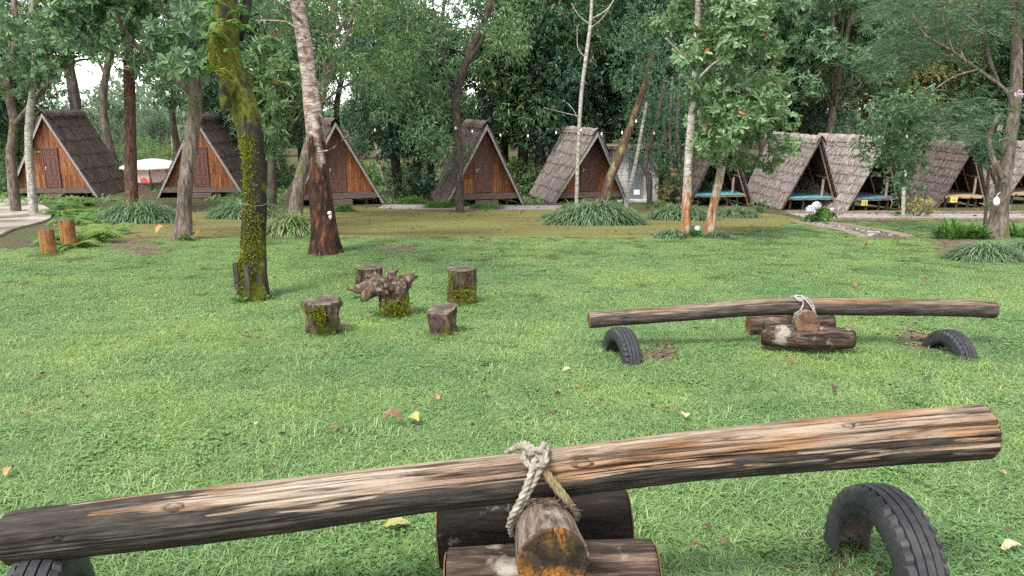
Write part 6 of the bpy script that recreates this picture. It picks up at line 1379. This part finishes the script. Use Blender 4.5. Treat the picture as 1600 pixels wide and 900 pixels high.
def lawn_points(n, y0, y1, xr, pw=1.0):
    y = y0 + (y1-y0)*rng.random(n)**pw; x = rng.uniform(-1, 1, n)*xr(y); k = in_poly(x, y, lawn_poly)
    for p in dirt_polys: k &= ~(in_poly(x, y, p) & (rng.random(n) < .8))
    k &= ~in_poly(x, y, pad_poly)
    k &= ~in_poly(x, y, gpoly([(1236, 346), (1296, 347), (1424, 372.6), (1346, 372.6)]))
    x, y = x[k], y[k]; return np.stack([x, y, hz(x, y)+.004], 1)
P = lawn_points(5200, 1.0, 7.0, lambda y: 1.2+y*.78); scatter('grass', P, rng.uniform(.7, 1.15, len(P)), near_src, 'short green lawn grass with longer blades here and there')
P = lawn_points(9000, 6.8, 31, lambda y: 1.0+y*.76, 1.25); scatter('grass', P, rng.uniform(.75, 1.2, len(P))*np.where(P[:, 1] > 14, .8, 1), mid_src, 'short green grass on the farther lawn')
# sparse grass on the moss
y = rng.uniform(14, 27, 1500); x = rng.uniform(-16, 10, 1500); k = in_poly(x, y, moss_poly) & np.array([noise.noise(Vector((a*.35, b*.5, 2))) > .12 for a, b in zip(x, y)]); P = np.stack([x[k], y[k], hz(x[k], y[k])], 1)
scatter('grass', P, rng.uniform(.3, .5, len(P)), mid_src, 'sparse low grass on the mossy path')
# clover and small broad leaves in patches of the lawn
def clover_mesh(seed):
    rng = np.random.default_rng(seed); n = 46; c = np.stack([rng.normal(0, .07, n), rng.normal(0, .07, n), rng.uniform(.012, .045, n)], 1); mb = MB(); a0 = rng.uniform(0, 6.28, n)
    for q in range(3):
        a = a0 + q*2.09; D = np.stack([np.cos(a), np.sin(a), rng.uniform(-.1, .3, n)], 1)
        mb.add(*leaf_quads(c, D, nrm(np.array([0, 0, 1.]) + rng.normal(0, .25, (n, 3))), rng.uniform(.012, .022, n), .018, .1, .1, rng.random(n), fat=True))
    o = mb.obj('clover_source', M['clover']); COL.objects.unlink(o); return o
P = lawn_points(4200, 1.2, 13.0, lambda y: 1.2+y*.78, 1.1); k = np.array([noise.noise(Vector((a*.8, b*.8, 11))) + .8*noise.noise(Vector((a*2.6, b*2.6, 4))) > .40 for a, b, c in P]); P = P[k]
scatter('clover', P, rng.uniform(.45, .9, len(P)), [clover_mesh(q) for q in range(4)], 'patches of clover and small weeds in the lawn')
# longer blades round the logs, stumps and tyres
lg = MB()
def long_blades(px, py, spread, n, L0, L1, W=.0055):
    g = G(px, py); P = np.array(g) + rng.normal(0, 1, (n, 3))*[spread, spread*.6, 0]; P[:, 2] = hz(P[:, 0], P[:, 1])
    a = rng.uniform(0, 6.28, n); e = rng.uniform(.5, 1.35, n); D = np.stack([np.cos(a)*np.cos(e), np.sin(a)*np.cos(e), np.sin(e)], 1)
    lg.add(*strap_leaves(P, D, rng.uniform(L0, L1, n), W*rng.uniform(.7, 1.3, n), rng, .9, 4))
for a in ((750, 880, .15, 150, .14, .36), (700, 890, .12, 80, .10, .26), (960, 880, .10, 60, .08, .22), (1010, 850, .12, 50, .06, .16), (120, 900, .10, 40, .10, .25), (20, 905, .08, 30, .08, .2), (1308, 850, .05, 25, .08, .18), (1440, 915, .08, 40, .06, .16), (1265, 545, .22, 160, .06, .14), (1180, 520, .14, 70, .06, .16), (970, 572, .1, 60, .05, .12), (1510, 548, .1, 50, .05, .11),
          (503, 527, .14, 90, .06, .14), (612, 500, .14, 90, .06, .15), (721, 482, .14, 110, .06, .15), (691, 527, .12, 60, .05, .12), (397, 470, .22, 160, .06, .16), (510, 400, .3, 120, .08, .2), (73, 398, .2, 60, .08, .2), (105, 390, .2, 60, .08, .2), (284, 378, .25, 90, .08, .2), (90, 760, .2, 120, .06, .12), (560, 480, .25, 120, .05, .12), (430, 500, .3, 140, .05, .12)): long_blades(*a)
tag(lg.obj('long_grass', M['weed']), 'longer grass blades left round the logs, stumps, tyres and tree feet', 'grass', kind='stuff')
